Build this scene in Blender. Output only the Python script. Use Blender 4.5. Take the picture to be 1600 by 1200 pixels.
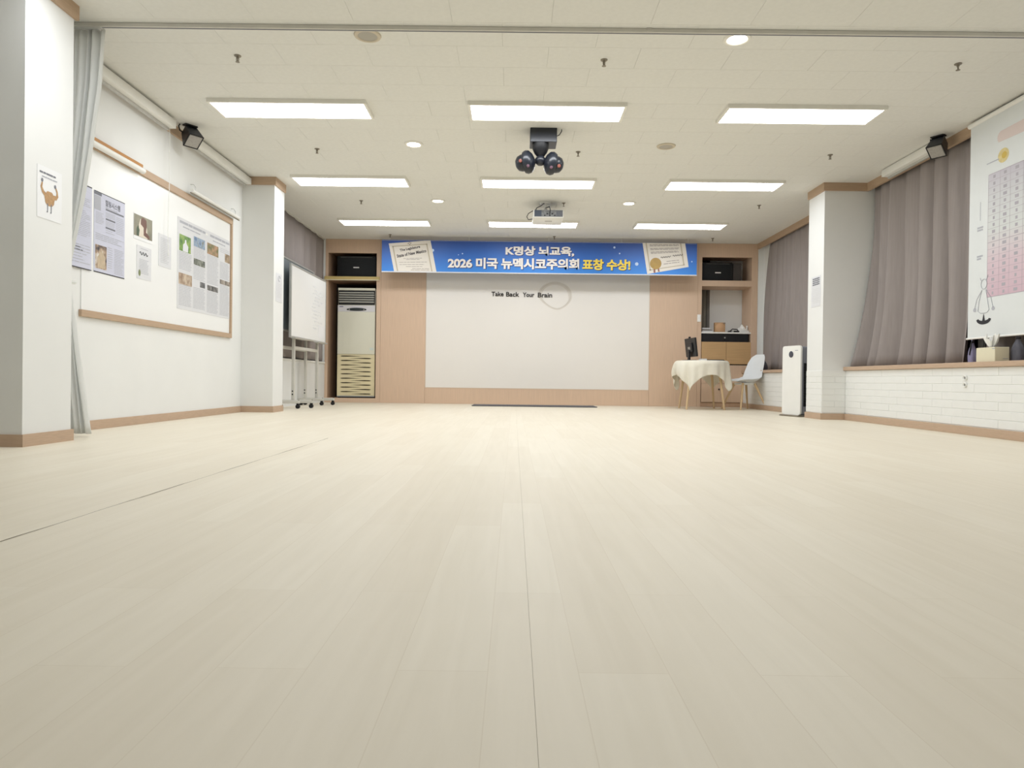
import bpy, bmesh, math, random
from mathutils import Vector, Matrix, Euler
random.seed(7)
PI = math.pi
for o in list(bpy.data.objects): bpy.data.objects.remove(o)
S = bpy.context.scene
C = S.collection

# ------------------------------------------------------------------ camera
H = 2.55                       # ceiling height
cam = bpy.data.cameras.new('camera'); cam.sensor_width = 36; cam.lens = 1080 / 1600 * 36
cam.clip_start = 0.01
co = bpy.data.objects.new('camera', cam); C.objects.link(co)
co.matrix_world = (Matrix.Translation((0, 0, 0.39)) @ Matrix.Rotation(0.0027, 4, 'Z')
                   @ Matrix.Rotation(PI / 2 - 0.0065, 4, 'X') @ Matrix.Rotation(0.0125, 4, 'Z'))
S.camera = co

# ------------------------------------------------------------------ world, light, exposure
w = bpy.data.worlds.new('world'); S.world = w; w.use_nodes = True
w.node_tree.nodes['Background'].inputs[0].default_value = (0.02, 0.022, 0.03, 1)   # night outside
w.node_tree.nodes['Background'].inputs[1].default_value = 1.0
PANEL_STRENGTH = 13.8
SPOT_STRENGTH = 15.0
S.view_settings.view_transform = 'Standard'; S.view_settings.look = 'None'
S.view_settings.exposure = 0.0; S.view_settings.gamma = 1.0
S.view_settings.use_curve_mapping = False
S.cycles.max_bounces = 7; S.cycles.diffuse_bounces = 5; S.cycles.glossy_bounces = 4
S.cycles.sample_clamp_indirect = 6.0

# ------------------------------------------------------------------ materials
def lin(c):
    r = []
    for v in c:
        v /= 255.0
        r.append(v / 12.92 if v <= 0.04045 else ((v + 0.055) / 1.055) ** 2.4)
    return (*r, 1.0)
MATS = {}
def nn(nt, t, **kw):
    n = nt.nodes.new(t)
    for k, v in kw.items(): setattr(n, k, v)
    return n
def mat(name, col, rough=0.6, spec=0.3, metal=0.0, noise=0.0, nscale=8.0, stretch=(1, 1, 1), bump=0.0, bscale=60.0,
        transl=0.0, emit=None, col2=None, coat=0.0):
    """plain procedural material: colour with mild noise variation, optional fine bump"""
    if name in MATS: return MATS[name]
    m = bpy.data.materials.new(name); m.use_nodes = True
    nt = m.node_tree; b = nt.nodes['Principled BSDF']
    c = lin(col)
    b.inputs['Base Color'].default_value = c
    b.inputs['Roughness'].default_value = rough
    b.inputs['Specular IOR Level'].default_value = spec
    b.inputs['Metallic'].default_value = metal
    b.inputs['Coat Weight'].default_value = coat
    tc = nn(nt, 'ShaderNodeTexCoord'); mp = nn(nt, 'ShaderNodeMapping')
    mp.inputs['Scale'].default_value = stretch
    nt.links.new(tc.outputs['Object'], mp.inputs['Vector'])
    if noise > 0 or col2:
        no = nn(nt, 'ShaderNodeTexNoise'); no.inputs['Scale'].default_value = nscale; no.inputs['Detail'].default_value = 5
        nt.links.new(mp.outputs[0], no.inputs['Vector'])
        mx = nn(nt, 'ShaderNodeMix', data_type='RGBA')
        c2 = lin(col2) if col2 else tuple(min(1, v * (1 - noise)) for v in c[:3]) + (1,)
        mx.inputs[6].default_value = c; mx.inputs[7].default_value = c2
        mr = nn(nt, 'ShaderNodeMapRange'); mr.inputs[1].default_value = 0.35; mr.inputs[2].default_value = 0.65
        nt.links.new(no.outputs['Fac'], mr.inputs[0]); nt.links.new(mr.outputs[0], mx.inputs[0])
        nt.links.new(mx.outputs[2], b.inputs['Base Color'])
    if bump > 0:
        n2 = nn(nt, 'ShaderNodeTexNoise'); n2.inputs['Scale'].default_value = bscale; n2.inputs['Detail'].default_value = 3
        nt.links.new(mp.outputs[0], n2.inputs['Vector'])
        bp = nn(nt, 'ShaderNodeBump'); bp.inputs['Strength'].default_value = bump; bp.inputs['Distance'].default_value = 0.002
        nt.links.new(n2.outputs['Fac'], bp.inputs['Height']); nt.links.new(bp.outputs[0], b.inputs['Normal'])
    if transl > 0:
        tr = nn(nt, 'ShaderNodeBsdfTranslucent'); tr.inputs[0].default_value = c
        ms = nn(nt, 'ShaderNodeMixShader'); ms.inputs[0].default_value = transl
        out = nt.nodes['Material Output']
        nt.links.new(b.outputs[0], ms.inputs[1]); nt.links.new(tr.outputs[0], ms.inputs[2]); nt.links.new(ms.outputs[0], out.inputs[0])
    if emit:
        b.inputs['Emission Color'].default_value = (*emit[0], 1); b.inputs['Emission Strength'].default_value = emit[1]
    MATS[name] = m
    return m

def floor_material():
    m = bpy.data.materials.new('vinyl_plank_print'); m.use_nodes = True
    nt = m.node_tree; b = nt.nodes['Principled BSDF']
    tc = nn(nt, 'ShaderNodeTexCoord'); mp = nn(nt, 'ShaderNodeMapping')
    mp.inputs['Rotation'].default_value = (0, 0, PI / 2)
    mp.inputs['Location'].default_value = (0, 0.03, 0)
    nt.links.new(tc.outputs['Object'], mp.inputs['Vector'])
    br = nn(nt, 'ShaderNodeTexBrick'); br.offset = 0.37
    br.inputs['Color1'].default_value = lin((232, 224, 206)); br.inputs['Color2'].default_value = lin((228, 219, 200))
    br.inputs['Mortar'].default_value = lin((222, 212, 192)); br.inputs['Scale'].default_value = 1.0
    br.inputs['Mortar Size'].default_value = 0.0010; br.inputs['Mortar Smooth'].default_value = 0.6
    br.inputs['Brick Width'].default_value = 0.92; br.inputs['Row Height'].default_value = 0.121
    nt.links.new(mp.outputs[0], br.inputs['Vector'])
    m2 = nn(nt, 'ShaderNodeMapping'); m2.inputs['Scale'].default_value = (14, 0.9, 1)
    nt.links.new(tc.outputs['Object'], m2.inputs['Vector'])
    no = nn(nt, 'ShaderNodeTexNoise'); no.inputs['Scale'].default_value = 2.2; no.inputs['Detail'].default_value = 6; no.inputs['Distortion'].default_value = 0.6
    nt.links.new(m2.outputs[0], no.inputs['Vector'])
    mx = nn(nt, 'ShaderNodeMix', data_type='RGBA', blend_type='MULTIPLY'); mx.inputs[0].default_value = 0.55
    rp = nn(nt, 'ShaderNodeValToRGB'); rp.color_ramp.elements[0].position = 0.32; rp.color_ramp.elements[1].position = 0.68
    rp.color_ramp.elements[0].color = (0.91, 0.90, 0.87, 1); rp.color_ramp.elements[1].color = (1, 1, 1, 1)
    nt.links.new(no.outputs['Fac'], rp.inputs[0])
    nt.links.new(br.outputs['Color'], mx.inputs[6]); nt.links.new(rp.outputs[0], mx.inputs[7])
    nt.links.new(mx.outputs[2], b.inputs['Base Color'])
    mr = nn(nt, 'ShaderNodeMapRange'); mr.inputs[3].default_value = 0.40; mr.inputs[4].default_value = 0.48
    nt.links.new(no.outputs['Fac'], mr.inputs[0]); nt.links.new(mr.outputs[0], b.inputs['Roughness'])
    b.inputs['Specular IOR Level'].default_value = 0.36
    return m

M_FLOOR = floor_material()
M_CEIL = mat('ceiling_tile_white', (230, 230, 225), 0.9, 0.1, noise=0.03, nscale=30, bump=0.15, bscale=160)
M_SLAB = mat('ceiling_slab', (190, 186, 172), 0.95, 0.05)
M_WALL = mat('painted_wall', (233, 234, 232), 0.7, 0.25, noise=0.02, nscale=3, bump=0.06, bscale=240)
M_BRICK = mat('foam_brick_white', (236, 237, 234), 0.65, 0.3, noise=0.02, nscale=10, bump=0.35, bscale=45)
M_BASE = mat('baseboard_brown', (196, 170, 146), 0.5, 0.3, noise=0.1, nscale=5, stretch=(3, 3, 40))
M_TRIM = mat('trim_brown', (190, 164, 138), 0.5, 0.3, noise=0.1, nscale=5, stretch=(2, 2, 40))
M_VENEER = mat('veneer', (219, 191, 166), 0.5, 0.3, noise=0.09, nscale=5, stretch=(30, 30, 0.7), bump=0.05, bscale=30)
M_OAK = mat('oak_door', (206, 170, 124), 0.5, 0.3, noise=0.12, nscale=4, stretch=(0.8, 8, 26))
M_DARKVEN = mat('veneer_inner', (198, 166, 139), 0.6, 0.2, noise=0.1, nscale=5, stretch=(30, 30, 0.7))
M_SHELFEDGE = mat('gold_edge', (206, 184, 122), 0.4, 0.4, noise=0.06, nscale=20)
M_WHITE = mat('white_plastic', (238, 238, 234), 0.4, 0.4, noise=0.02)
M_ALU = mat('aluminium', (196, 196, 192), 0.38, 0.5, metal=0.55, noise=0.05, nscale=12)
M_CASE = mat('case_white', (236, 236, 231), 0.42, 0.4, noise=0.03)
M_BLACK = mat('black_plastic', (30, 31, 34), 0.45, 0.4, noise=0.15, nscale=30)
M_BLACK2 = mat('black_gloss', (34, 38, 46), 0.28, 0.5, noise=0.1, nscale=14)
M_GRILLE = mat('grille_grey', (168, 164, 158), 0.6, 0.3, noise=0.15, nscale=90)
M_DGRILLE = mat('grille_dark', (40, 42, 44), 0.7, 0.2, noise=0.3, nscale=120)
M_CURT = mat('curtain_taupe', (164, 156, 153), 0.85, 0.1, noise=0.08, nscale=6, stretch=(8, 8, 0.4), bump=0.25, bscale=150, transl=0.1)
M_SHEER = mat('sheer_white', (246, 247, 245), 0.9, 0.1, noise=0.02, nscale=6, stretch=(10, 10, 0.4), transl=0.5)
M_PAPER = mat('paper', (238, 239, 240), 0.6, 0.2, noise=0.02)
M_PAPERB = mat('paper_blue', (208, 210, 226), 0.6, 0.2, noise=0.05, nscale=9, stretch=(1, 1, 12))
M_PAPERG = mat('paper_grey', (222, 223, 226), 0.5, 0.3, noise=0.04, nscale=6, stretch=(1, 1, 6))
M_INK = mat('ink_grey', (128, 130, 138), 0.7, 0.2)
M_INKL = mat('ink_light', (180, 182, 190), 0.7, 0.2)
M_INKD = mat('ink_dark', (58, 58, 62), 0.7, 0.2)
M_BOARD = mat('board_white', (240, 241, 240), 0.3, 0.45, noise=0.015, nscale=2)
M_GLASS = mat('night_glass', (22, 24, 32), 0.08, 0.5)
M_SCREEN = mat('stage_screen', (236, 232, 226), 0.4, 0.35, noise=0.015, nscale=2)
M_LEGWOOD = mat('beech', (216, 188, 148), 0.5, 0.3, noise=0.1, nscale=6, stretch=(20, 20, 1))
M_CLOTH = mat('ivory_cloth', (246, 242, 228), 0.85, 0.1, noise=0.03, nscale=20, bump=0.2, bscale=220, transl=0.12)
M_SHELL = mat('chair_shell', (232, 237, 240), 0.4, 0.4, noise=0.02)
M_CREAM = mat('appliance_cream', (224, 222, 204), 0.22, 0.5, noise=0.02, nscale=3, coat=0.3)
M_YELLOW = mat('aged_cream', (226, 214, 176), 0.45, 0.35, noise=0.06, nscale=5)
M_STEEL = mat('sprinkler_metal', (150, 143, 130), 0.4, 0.5, metal=0.6, noise=0.1, nscale=30)
M_LED = mat('panel_diffuser', (255, 255, 255), 0.5, 0.2, emit=((0.97, 1.0, 1.045), PANEL_STRENGTH))
M_SPOT = mat('downlight_lens', (255, 255, 255), 0.5, 0.2, emit=((1.0, 0.95, 0.85), SPOT_STRENGTH))
M_SPOTOFF = mat('unlit_lens', (176, 172, 162), 0.35, 0.4, noise=0.05)
M_FRAME = mat('panel_frame', (238, 236, 228), 0.5, 0.3, noise=0.02)
M_GREYPOST = mat('stand_grey', (206, 204, 196), 0.45, 0.4, noise=0.03)
M_GREYBAG = mat('grey_fabric', (104, 104, 112), 0.85, 0.1, noise=0.2, nscale=20, bump=0.3)
M_LILAC = mat('lilac_fabric', (150, 146, 176), 0.85, 0.1, noise=0.2, nscale=10, bump=0.3)
M_NAVY = mat('navy_fabric', (44, 44, 96), 0.8, 0.1, noise=0.2, nscale=10)

# ------------------------------------------------------------------ mesh builder
class MB:
    def __init__(s): s.bm = bmesh.new(); s.sm = False
    def _xf(s, vs, M):
        if M is not None:
            for v in vs: v.co = M @ v.co
    def box(s, x0, x1, y0, y1, z0, z1, bev=0.0, M=None, seg=1):
        r = bmesh.ops.create_cube(s.bm, size=1)
        vs = r['verts']
        for v in vs:
            v.co = Vector(((x0 + x1) / 2 + v.co.x * (x1 - x0), (y0 + y1) / 2 + v.co.y * (y1 - y0), (z0 + z1) / 2 + v.co.z * (z1 - z0)))
        if bev > 0:
            es = list({e for v in vs for e in v.link_edges})
            g = bmesh.ops.bevel(s.bm, geom=es, offset=bev, segments=seg, affect='EDGES', profile=0.5)
            vs = list({v for f in g['faces'] for v in f.verts} | {v for v in vs if v.is_valid})
        s._xf(vs, M); return s
    def quad(s, *p):
        s.bm.faces.new([s.bm.verts.new(q) for q in p]); return s
    def poly(s, pts): s.bm.faces.new([s.bm.verts.new(q) for q in pts]); return s
    def tube(s, pts, r, n=8, cap=True):
        pts = [Vector(p) for p in pts]; rs = r if isinstance(r, (list, tuple)) else [r] * len(pts)
        rings = []
        up = None
        for i, p in enumerate(pts):
            d = (pts[min(i + 1, len(pts) - 1)] - pts[max(i - 1, 0)]).normalized()
            if up is None:
                up = Vector((0, 0, 1)) if abs(d.z) < 0.9 else Vector((1, 0, 0))
            a = d.cross(up).normalized(); b = a.cross(d).normalized(); up = b
            rings.append([s.bm.verts.new(p + (a * math.cos(2 * PI * k / n) + b * math.sin(2 * PI * k / n)) * rs[i]) for k in range(n)])
        for i in range(len(rings) - 1):
            for k in range(n):
                s.bm.faces.new((rings[i][k], rings[i][(k + 1) % n], rings[i + 1][(k + 1) % n], rings[i + 1][k]))
        if cap:
            s.bm.faces.new(rings[0][::-1]); s.bm.faces.new(rings[-1])
        return s
    def lathe(s, prof, n=24, M=None):
        rings = []
        allv = []
        for r, z in prof:
            if r < 1e-6:
                v = s.bm.verts.new((0, 0, z)); rings.append([v]); allv.append(v)
            else:
                ring = [s.bm.verts.new((r * math.cos(2 * PI * k / n), r * math.sin(2 * PI * k / n), z)) for k in range(n)]
                rings.append(ring); allv += ring
        for a, b in zip(rings, rings[1:]):
            if len(a) == 1 and len(b) == 1: continue
            for k in range(n):
                q = (k + 1) % n
                if len(a) == 1: s.bm.faces.new((a[0], b[q], b[k]))
                elif len(b) == 1: s.bm.faces.new((a[k], a[q], b[0]))
                else: s.bm.faces.new((a[k], a[q], b[q], b[k]))
        s._xf(allv, M); return s
    def grid(s, fn, nu, nv, closed_u=False, thick=0.0):
        vs = [[s.bm.verts.new(fn(i / nu, j / nv)) for j in range(nv + 1)] for i in range(nu if closed_u else nu + 1)]
        for i in range(nu):
            i2 = (i + 1) % nu if closed_u else i + 1
            for j in range(nv):
                s.bm.faces.new((vs[i][j], vs[i2][j], vs[i2][j + 1], vs[i][j + 1]))
        return s
    def prism(s, pts, d, M=None):
        """extrude a 2D outline (x,y) from z=0 to z=d"""
        a = [s.bm.verts.new((p[0], p[1], 0)) for p in pts]; b = [s.bm.verts.new((p[0], p[1], d)) for p in pts]
        n = len(pts)
        s.bm.faces.new(a[::-1]); s.bm.faces.new(b)
        for k in range(n): s.bm.faces.new((a[k], a[(k + 1) % n], b[(k + 1) % n], b[k]))
        s._xf(a + b, M); return s
    def data(s, vs, fs):
        v = [s.bm.verts.new(q) for q in vs]
        for f in fs:
            try: s.bm.faces.new([v[i] for i in f])
            except ValueError: pass
        return s

def root_loc(p):
    while p.parent: p = p.parent
    return p.location.copy()
def obj(name, mb, m, parent=None, smooth=False, world=True, fix=True):
    me = bpy.data.meshes.new(name)
    if fix: bmesh.ops.recalc_face_normals(mb.bm, faces=mb.bm.faces[:])
    if parent is not None and world:
        off = root_loc(parent)
        for v in mb.bm.verts: v.co -= off
    if smooth:
        for f in mb.bm.faces: f.smooth = True
    mb.bm.to_mesh(me); mb.bm.free()
    me.materials.append(m)
    if smooth:
        try: me.set_sharp_from_angle(angle=math.radians(40))
        except Exception: pass
    o = bpy.data.objects.new(name, me); C.objects.link(o)
    if parent is not None: o.parent = parent
    return o
def tag(o, label, cat, group=None):
    o['label'] = label; o['category'] = cat
    if group: o['group'] = group
    return o
def thing(name, label, cat, loc=(0, 0, 0), rot=(0, 0, 0), group=None):
    o = bpy.data.objects.new(name, None); C.objects.link(o); o.empty_display_size = 0.1
    o.location = loc; o.rotation_euler = rot
    return tag(o, label, cat, group)
def single(name, mb, m, label, cat, group=None, smooth=False):
    """a thing that is one mesh, its origin put at its base centre"""
    vs = mb.bm.verts
    xs = [v.co.x for v in vs]; ys = [v.co.y for v in vs]; zs = [v.co.z for v in vs]
    c = Vector(((min(xs) + max(xs)) / 2, (min(ys) + max(ys)) / 2, min(zs)))
    for v in vs: v.co -= c
    o = obj(name, mb, m, None, smooth); o.location = c
    return tag(o, label, cat, group)
def struct(name, mb, m, parent=None):
    o = obj(name, mb, m, parent)
    if parent is None: o['kind'] = 'structure'
    return o
def struct_empty(name, loc=(0, 0, 0)):
    o = bpy.data.objects.new(name, None); C.objects.link(o); o.location = loc; o['kind'] = 'structure'; return o
def dup(root, loc, label=None, rot=None):
    r = root.copy(); C.objects.link(r); r.location = loc
    if label: r['label'] = label
    if rot is not None: r.rotation_euler = rot
    for ch in list(root.children):
        c = ch.copy(); C.objects.link(c); c.parent = r
        for g in list(ch.children):
            d = g.copy(); C.objects.link(d); d.parent = c
    return r

# flat print helpers: basis(origin, u, v) -> point; n is the outward normal
class Face:
    def __init__(s, o, u, v): s.o = Vector(o); s.u = Vector(u); s.v = Vector(v); s.n = s.u.cross(s.v)
    def p(s, a, b, d=0.0): return s.o + s.u * a + s.v * b + s.n * d
    def rect(s, mb, a0, a1, b0, b1, d): mb.quad(s.p(a0, b0, d), s.p(a1, b0, d), s.p(a1, b1, d), s.p(a0, b1, d))
    def pg(s, mb, pts, d): mb.poly([s.p(a, b, d) for a, b in pts])
    def sheet(s, mb, a0, a1, b0, b1, d0, d1):
        P = [s.p(a, b, d) for d in (d0, d1) for a, b in ((a0, b0), (a1, b0), (a1, b1), (a0, b1))]
        mb.data(P, [(3, 2, 1, 0), (4, 5, 6, 7), (0, 1, 5, 4), (1, 2, 6, 5), (2, 3, 7, 6), (3, 0, 4, 7)])
    def lines(s, mb, a0, a1, b0, b1, n, h, d, ragged=0.25, gaps=True):
        for i in range(n):
            b = b1 - (i + 0.5) * (b1 - b0) / n
            e = a1 - (random.random() * ragged * (a1 - a0) if random.random() < 0.5 else 0)
            a = a0
            while a < e - 0.002:
                L = (a1 - a0) * random.uniform(0.12, 0.4) if gaps else (e - a)
                q = min(e, a + L); s.rect(mb, a, q, b - h / 2, b + h / 2, d); a = q + (a1 - a0) * 0.018
FL = Face((-2.97, 0, 0), (0, 1, 0), (0, 0, 1))      # left wall: (Y, Z)
FR = Face((0, 0, 0), (0, -1, 0), (0, 0, 1))         # facing -X: (-Y, Z); depth is -X
FB = Face((0, 0, 0), (1, 0, 0), (0, 0, 1))          # facing -Y: (X, Z); depth is -Y

def text_mesh(body, bold=0.0, sp=1.0):
    cu = bpy.data.curves.new('tmp', 'FONT'); cu.body = body; cu.size = 1; cu.offset = bold; cu.space_character = sp
    cu.resolution_u = 4
    o = bpy.data.objects.new('tmp', cu); C.objects.link(o)
    dg = bpy.context.evaluated_depsgraph_get(); dg.update()
    me = bpy.data.meshes.new_from_object(o.evaluated_get(dg))
    vs = [v.co.copy() for v in me.vertices]; fs = [tuple(p.vertices) for p in me.polygons]
    bpy.data.objects.remove(o); bpy.data.curves.remove(cu); bpy.data.meshes.remove(me)
    return vs, fs
def put_text(mb, body, face, a0, a1, b0, b1, d, bold=0.0, sp=1.0, shear=0.0, rot=0.0):
    vs, fs = text_mesh(body, bold, sp)
    x0 = min(v.x for v in vs); x1 = max(v.x for v in vs); y0 = min(v.y for v in vs); y1 = max(v.y for v in vs)
    out = []
    for v in vs:
        a = (v.x - x0) / (x1 - x0) * (a1 - a0); b = (v.y - y0) / (y1 - y0) * (b1 - b0)
        aa = a * math.cos(rot) - b * math.sin(rot); bb = a * math.sin(rot) + b * math.cos(rot)
        out.append(face.p(a0 + aa + shear * bb, b0 + bb, d))
    mb.data(out, fs)

# ================================================================== STRUCTURE
XL, XR, YB, YREAR = -2.97, 3.79, 10.8, -3.6
# floor: a concrete base with sheet vinyl laid in lengths, small swells across the sheets
fl = struct('floor', MB().box(-3.6, 4.2, YREAR, 11.6, -0.12, -0.004), mat('screed', (132, 122, 104), 0.9, 0.1, noise=0.1))
seams = [-2.97, -2.39, -1.18, 0.03, 1.24, 2.45, 3.58]
ys = [YREAR + 0.0]
y = -1.0
while y < YB:
    ys.append(y); y += 0.035 if 0.9 < y < 3.4 else 0.15
ys.append(YB)
def swell(x, y):
    z = 0.0
    for yc, a, wd, xa, xb in ((2.02, 0.0030, 0.05, -0.70, 0.62), (2.9, 0.0024, 0.06, -1.0, 1.1), (1.16, -0.0016, 0.04, -0.5, 0.55), (1.6, 0.0004, 0.16, -1, 1)):
        e = 1 / (1 + math.exp(-(x - xa) * 14)) * 1 / (1 + math.exp((x - xb) * 14))
        z += a * e * math.exp(-((y - yc) / wd) ** 2)
    return z
for a, b in zip(seams, seams[1:]):
    mb = MB(); n = 12
    a2, b2 = a + (0.0028 if a == -1.18 else 0.0002), b - 0.0002
    vs = [[mb.bm.verts.new((a2 + (b2 - a2) * i / n, yy, swell(a2 + (b2 - a2) * i / n, yy) + (0.0012 if a == -1.18 and i == 0 else 0))) for yy in ys] for i in range(n + 1)]
    for i in range(n):
        for j in range(len(ys) - 1):
            mb.bm.faces.new((vs[i][j], vs[i + 1][j], vs[i + 1][j + 1], vs[i][j + 1]))
    lo = [[mb.bm.verts.new((vs[i][j].co.x, vs[i][j].co.y, -0.004)) for j in range(len(ys))] for i in (0, n)]
    for k, i in ((0, 0), (1, n)):
        for j in range(len(ys) - 1): mb.bm.faces.new((vs[i][j], vs[i][j + 1], lo[k][j + 1], lo[k][j]))
    obj('vinyl_sheet', mb, M_FLOOR, fl, smooth=True)

mb = MB()
N = 60
top = [(-1.1795 + 0.0012 * math.sin(k * 0.9) + 0.0007 * math.sin(k * 2.3), 0.9 + 3.5 * k / N) for k in range(N + 1)]
for (xa, ya), (xb, yb_) in zip(top, top[1:]):
    w0 = 0.0016 + 0.0007 * math.sin(ya * 9)
    mb.quad((xa - w0, ya, 0.0016), (xa + w0, ya, 0.0016), (xb + w0, yb_, 0.0016), (xb - w0, yb_, 0.0016))
obj('seam_joint', mb, mat('seam_dirt', (128, 118, 98), 0.8, 0.1, noise=0.3, nscale=6), fl)
# ceiling: slab plus 300 x 600 tiles laid in half bond
ce = struct('ceiling', MB().box(-3.6, 4.2, YREAR, 11.6, H + 0.013, H + 0.1), M_SLAB)
mb = MB(); mb.box(-3.6, 4.2, YREAR, 3.9, H, H + 0.012)
o = obj('ceiling_board', mb, M_CEIL, ce)
shared = {}
r = 0; yy = 3.9
while yy < 10.79:
    off = 0.5 if r % 2 == 1 else 0.2
    x = off - 0.6 * 7
    while x < XR:
        a, b = max(x, XL - 0.03), min(x + 0.6, XR + 0.03)
        if b - a > 0.03:
            key = (round(b - a, 3),)
            g = 0.0004
            if key not in shared:
                t = MB().box(-(b - a) / 2 + g, (b - a) / 2 - g, -0.15 + g, 0.15 - g, 0, 0.012, bev=0.0011)
                o = obj('ceiling_tile', t, M_CEIL, ce, world=False); shared[key] = o.data
            else:
                o = bpy.data.objects.new('ceiling_tile', shared[key]); C.objects.link(o); o.parent = ce
            o.location = ((a + b) / 2, yy + 0.15, H)
        x += 0.6
    yy += 0.3; r += 1

# walls
struct('wall_left', MB().box(-3.17, XL, 4.0, 7.6, 0, H).box(-3.17, XL, 7.6, 10.8, 0, 0.60), M_WALL)
struct('wall_left_window', MB().box(-3.3, -3.17, 7.6, 10.8, 0, H).box(-3.17, -2.967, 10.8, 10.88, 0.0, H), M_WALL)
struct('wall_left_rear', MB().box(-3.4, -3.2, YREAR, 3.7, 0, H), M_WALL)
struct('wall_rear', MB().box(-3.4, 4.1, YREAR - 0.15, YREAR, 0, H), M_WALL)
struct('wall_left_pillar_near', MB().box(-3.4, -2.6, 3.65, 4.05, 0, H), M_WALL)
struct('wall_left_pillar_far', MB().box(-3.2, -2.62, 7.50, 7.82, 0, H), M_WALL)
struct('wall_right_pillar', MB().box(3.325, 4.0, 7.47, 7.86, 0, H), M_WALL)
wr = struct('wall_right', MB().box(3.58, 3.75, 3.6, 7.47, 0, 0.53).box(3.58, 3.75, 7.86, YB, 0, 0.53).box(3.58, 3.75, YREAR, 3.6, 0, 0.53), M_WALL)
struct('wall_right_upper', MB().box(4.0, 4.1, YREAR, 11.5, 0, H).box(3.875, 4.0, 10.25, 10.8, 0.57, H).box(3.787, 4.0, 10.8, 10.88, 0.57, H).box(3.79, 4.0, YREAR, 4.2, 0.57, H), M_WALL)
struct('wall_back', MB().box(-3.3, 4.1, 11.5, 11.6, 0, H), M_WALL)
# white pillar standing behind the open shelves
struct('wall_back_pillar', MB().box(3.17, 3.80, 11.26, 11.5, 0, H), M_WALL)
# foam bricks under the window sill, and on the pillar foot
shared = {}
def brick(x, y, z, L, axis, parent):
    key = (round(L, 3), axis)
    hgt = 0.0657
    if key not in shared:
        t = MB(); cz, ce_ = 0.0030, 0.0007; f = -0.004; k = 0.01; h0, h1 = 0.0003, hgt - 0.0003; l = L / 2 - 0.0002
        V = [(k, -l, h0), (k, l, h0), (k, l, h1), (k, -l, h1), (0, -l, h0), (0, l, h0), (0, l, h1), (0, -l, h1),
             (f, -l + ce_, h0 + cz), (f, l - ce_, h0 + cz), (f, l - ce_, h1 - cz), (f, -l + ce_, h1 - cz)]
        if axis == 'y': V = [(q[1], q[0], q[2]) for q in V]
        t.data(V, [(0, 1, 2, 3)] + [(i + j, i + (j + 1) % 4, i + 4 + (j + 1) % 4, i + 4 + j) for i in (0, 4) for j in range(4)] + [(8, 9, 10, 11)])
        o = obj('brick', t, M_BRICK, parent, world=False); shared[key] = o.data
    else:
        o = bpy.data.objects.new('brick', shared[key]); C.objects.link(o); o.parent = parent
    o.location = (x + (random.uniform(-0.0008, 0.0008) if axis == 'x' else 0), y + (random.uniform(-0.0008, 0.0008) if axis == 'y' else 0), z)
def course_run(lo, hi, fn, L=0.27):
    for i in range(7):
        z = 0.07 + i * 0.0657
        s0 = lo - (L / 2 if i % 2 else 0)
        while s0 < hi - 1e-4:
            a, b = max(s0, lo), min(s0 + L, hi)
            if b - a > 0.02: fn((a + b) / 2, z, b - a)
            s0 += L
course_run(4.3, 7.47, lambda c, z, L: brick(3.58, c, z, L, 'x', wr))
course_run(7.86, 10.78, lambda c, z, L: brick(3.58, c, z, L, 'x', wr))
pr = bpy.data.objects['wall_right_pillar']
course_run(7.47, 7.86, lambda c, z, L: brick(3.325, c, z, L, 'x', pr))
course_run(3.325, 3.575, lambda c, z, L: brick(c, 7.47, z, L, 'y', pr))

# windows behind the curtains (night outside)
def window(name, x, y0, y1, z0, z1):
    e = struct_empty(name, (x, (y0 + y1) / 2, z0))
    t = 0.05
    obj('window_frame', MB().box(x - 0.03, x + 0.03, y0, y0 + t, z0, z1).box(x - 0.03, x + 0.03, y1 - t, y1, z0, z1)
        .box(x - 0.03, x + 0.03, y0, y1, z0, z0 + t).box(x - 0.03, x + 0.03, y0, y1, z1 - t, z1)
        .box(x - 0.03, x + 0.03, (y0 + y1) / 2 - 0.03, (y0 + y1) / 2 + 0.03, z0, z1), M_ALU, e)
    for a, b in ((y0 + t, (y0 + y1) / 2 - 0.03), ((y0 + y1) / 2 + 0.03, y1 - t)):
        obj('pane', MB().box(x - 0.005, x + 0.005, a, b, z0 + t, z1 - t), M_GLASS, e)
window('window_1', 3.965, 4.4, 7.3, 0.6, 2.4)
window('window_2', 3.965, 8.0, 10.2, 0.6, 2.4)
window('window_3', -3.14, 8.0, 10.5, 0.65, 2.4)

# sill, baseboards, ceiling trim
struct('trim_1', MB().box(3.55, 3.995, 3.6, 7.47, 0.53, 0.57, bev=0.004), M_BASE)
struct('trim_2', MB().box(3.55, 3.995, 7.86, YB, 0.53, 0.57, bev=0.004), M_BASE)
struct('trim_3', MB().box(-3.1, -2.955, 7.82, YB, 0.60, 0.63, bev=0.004), M_WHITE)
bh = 0.066
struct('baseboard_left', MB().box(XL, XL + 0.012, 4.05, 7.50, 0, bh, bev=0.002), M_BASE)
struct('baseboard_pillar_near', MB().box(-2.6, -2.588, 3.638, 4.062, 0, bh).box(-3.2, -2.6, 3.638, 3.65, 0, bh).box(-2.96, -2.6, 4.05, 4.062, 0, bh), M_BASE)
struct('baseboard_pillar_far', MB().box(-2.62, -2.608, 7.488, 7.82, 0, bh).box(-2.957, -2.62, 7.488, 7.50, 0, bh), M_BASE)
struct('baseboard_pillar_right', MB().box(3.305, 3.325, 7.45, 7.86, 0, bh).box(3.325, 3.56, 7.45, 7.47, 0, bh), M_BASE)
struct('baseboard_right', MB().box(3.56, 3.58, 3.6, 7.45, 0, bh, bev=0.002), M_BASE)
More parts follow.
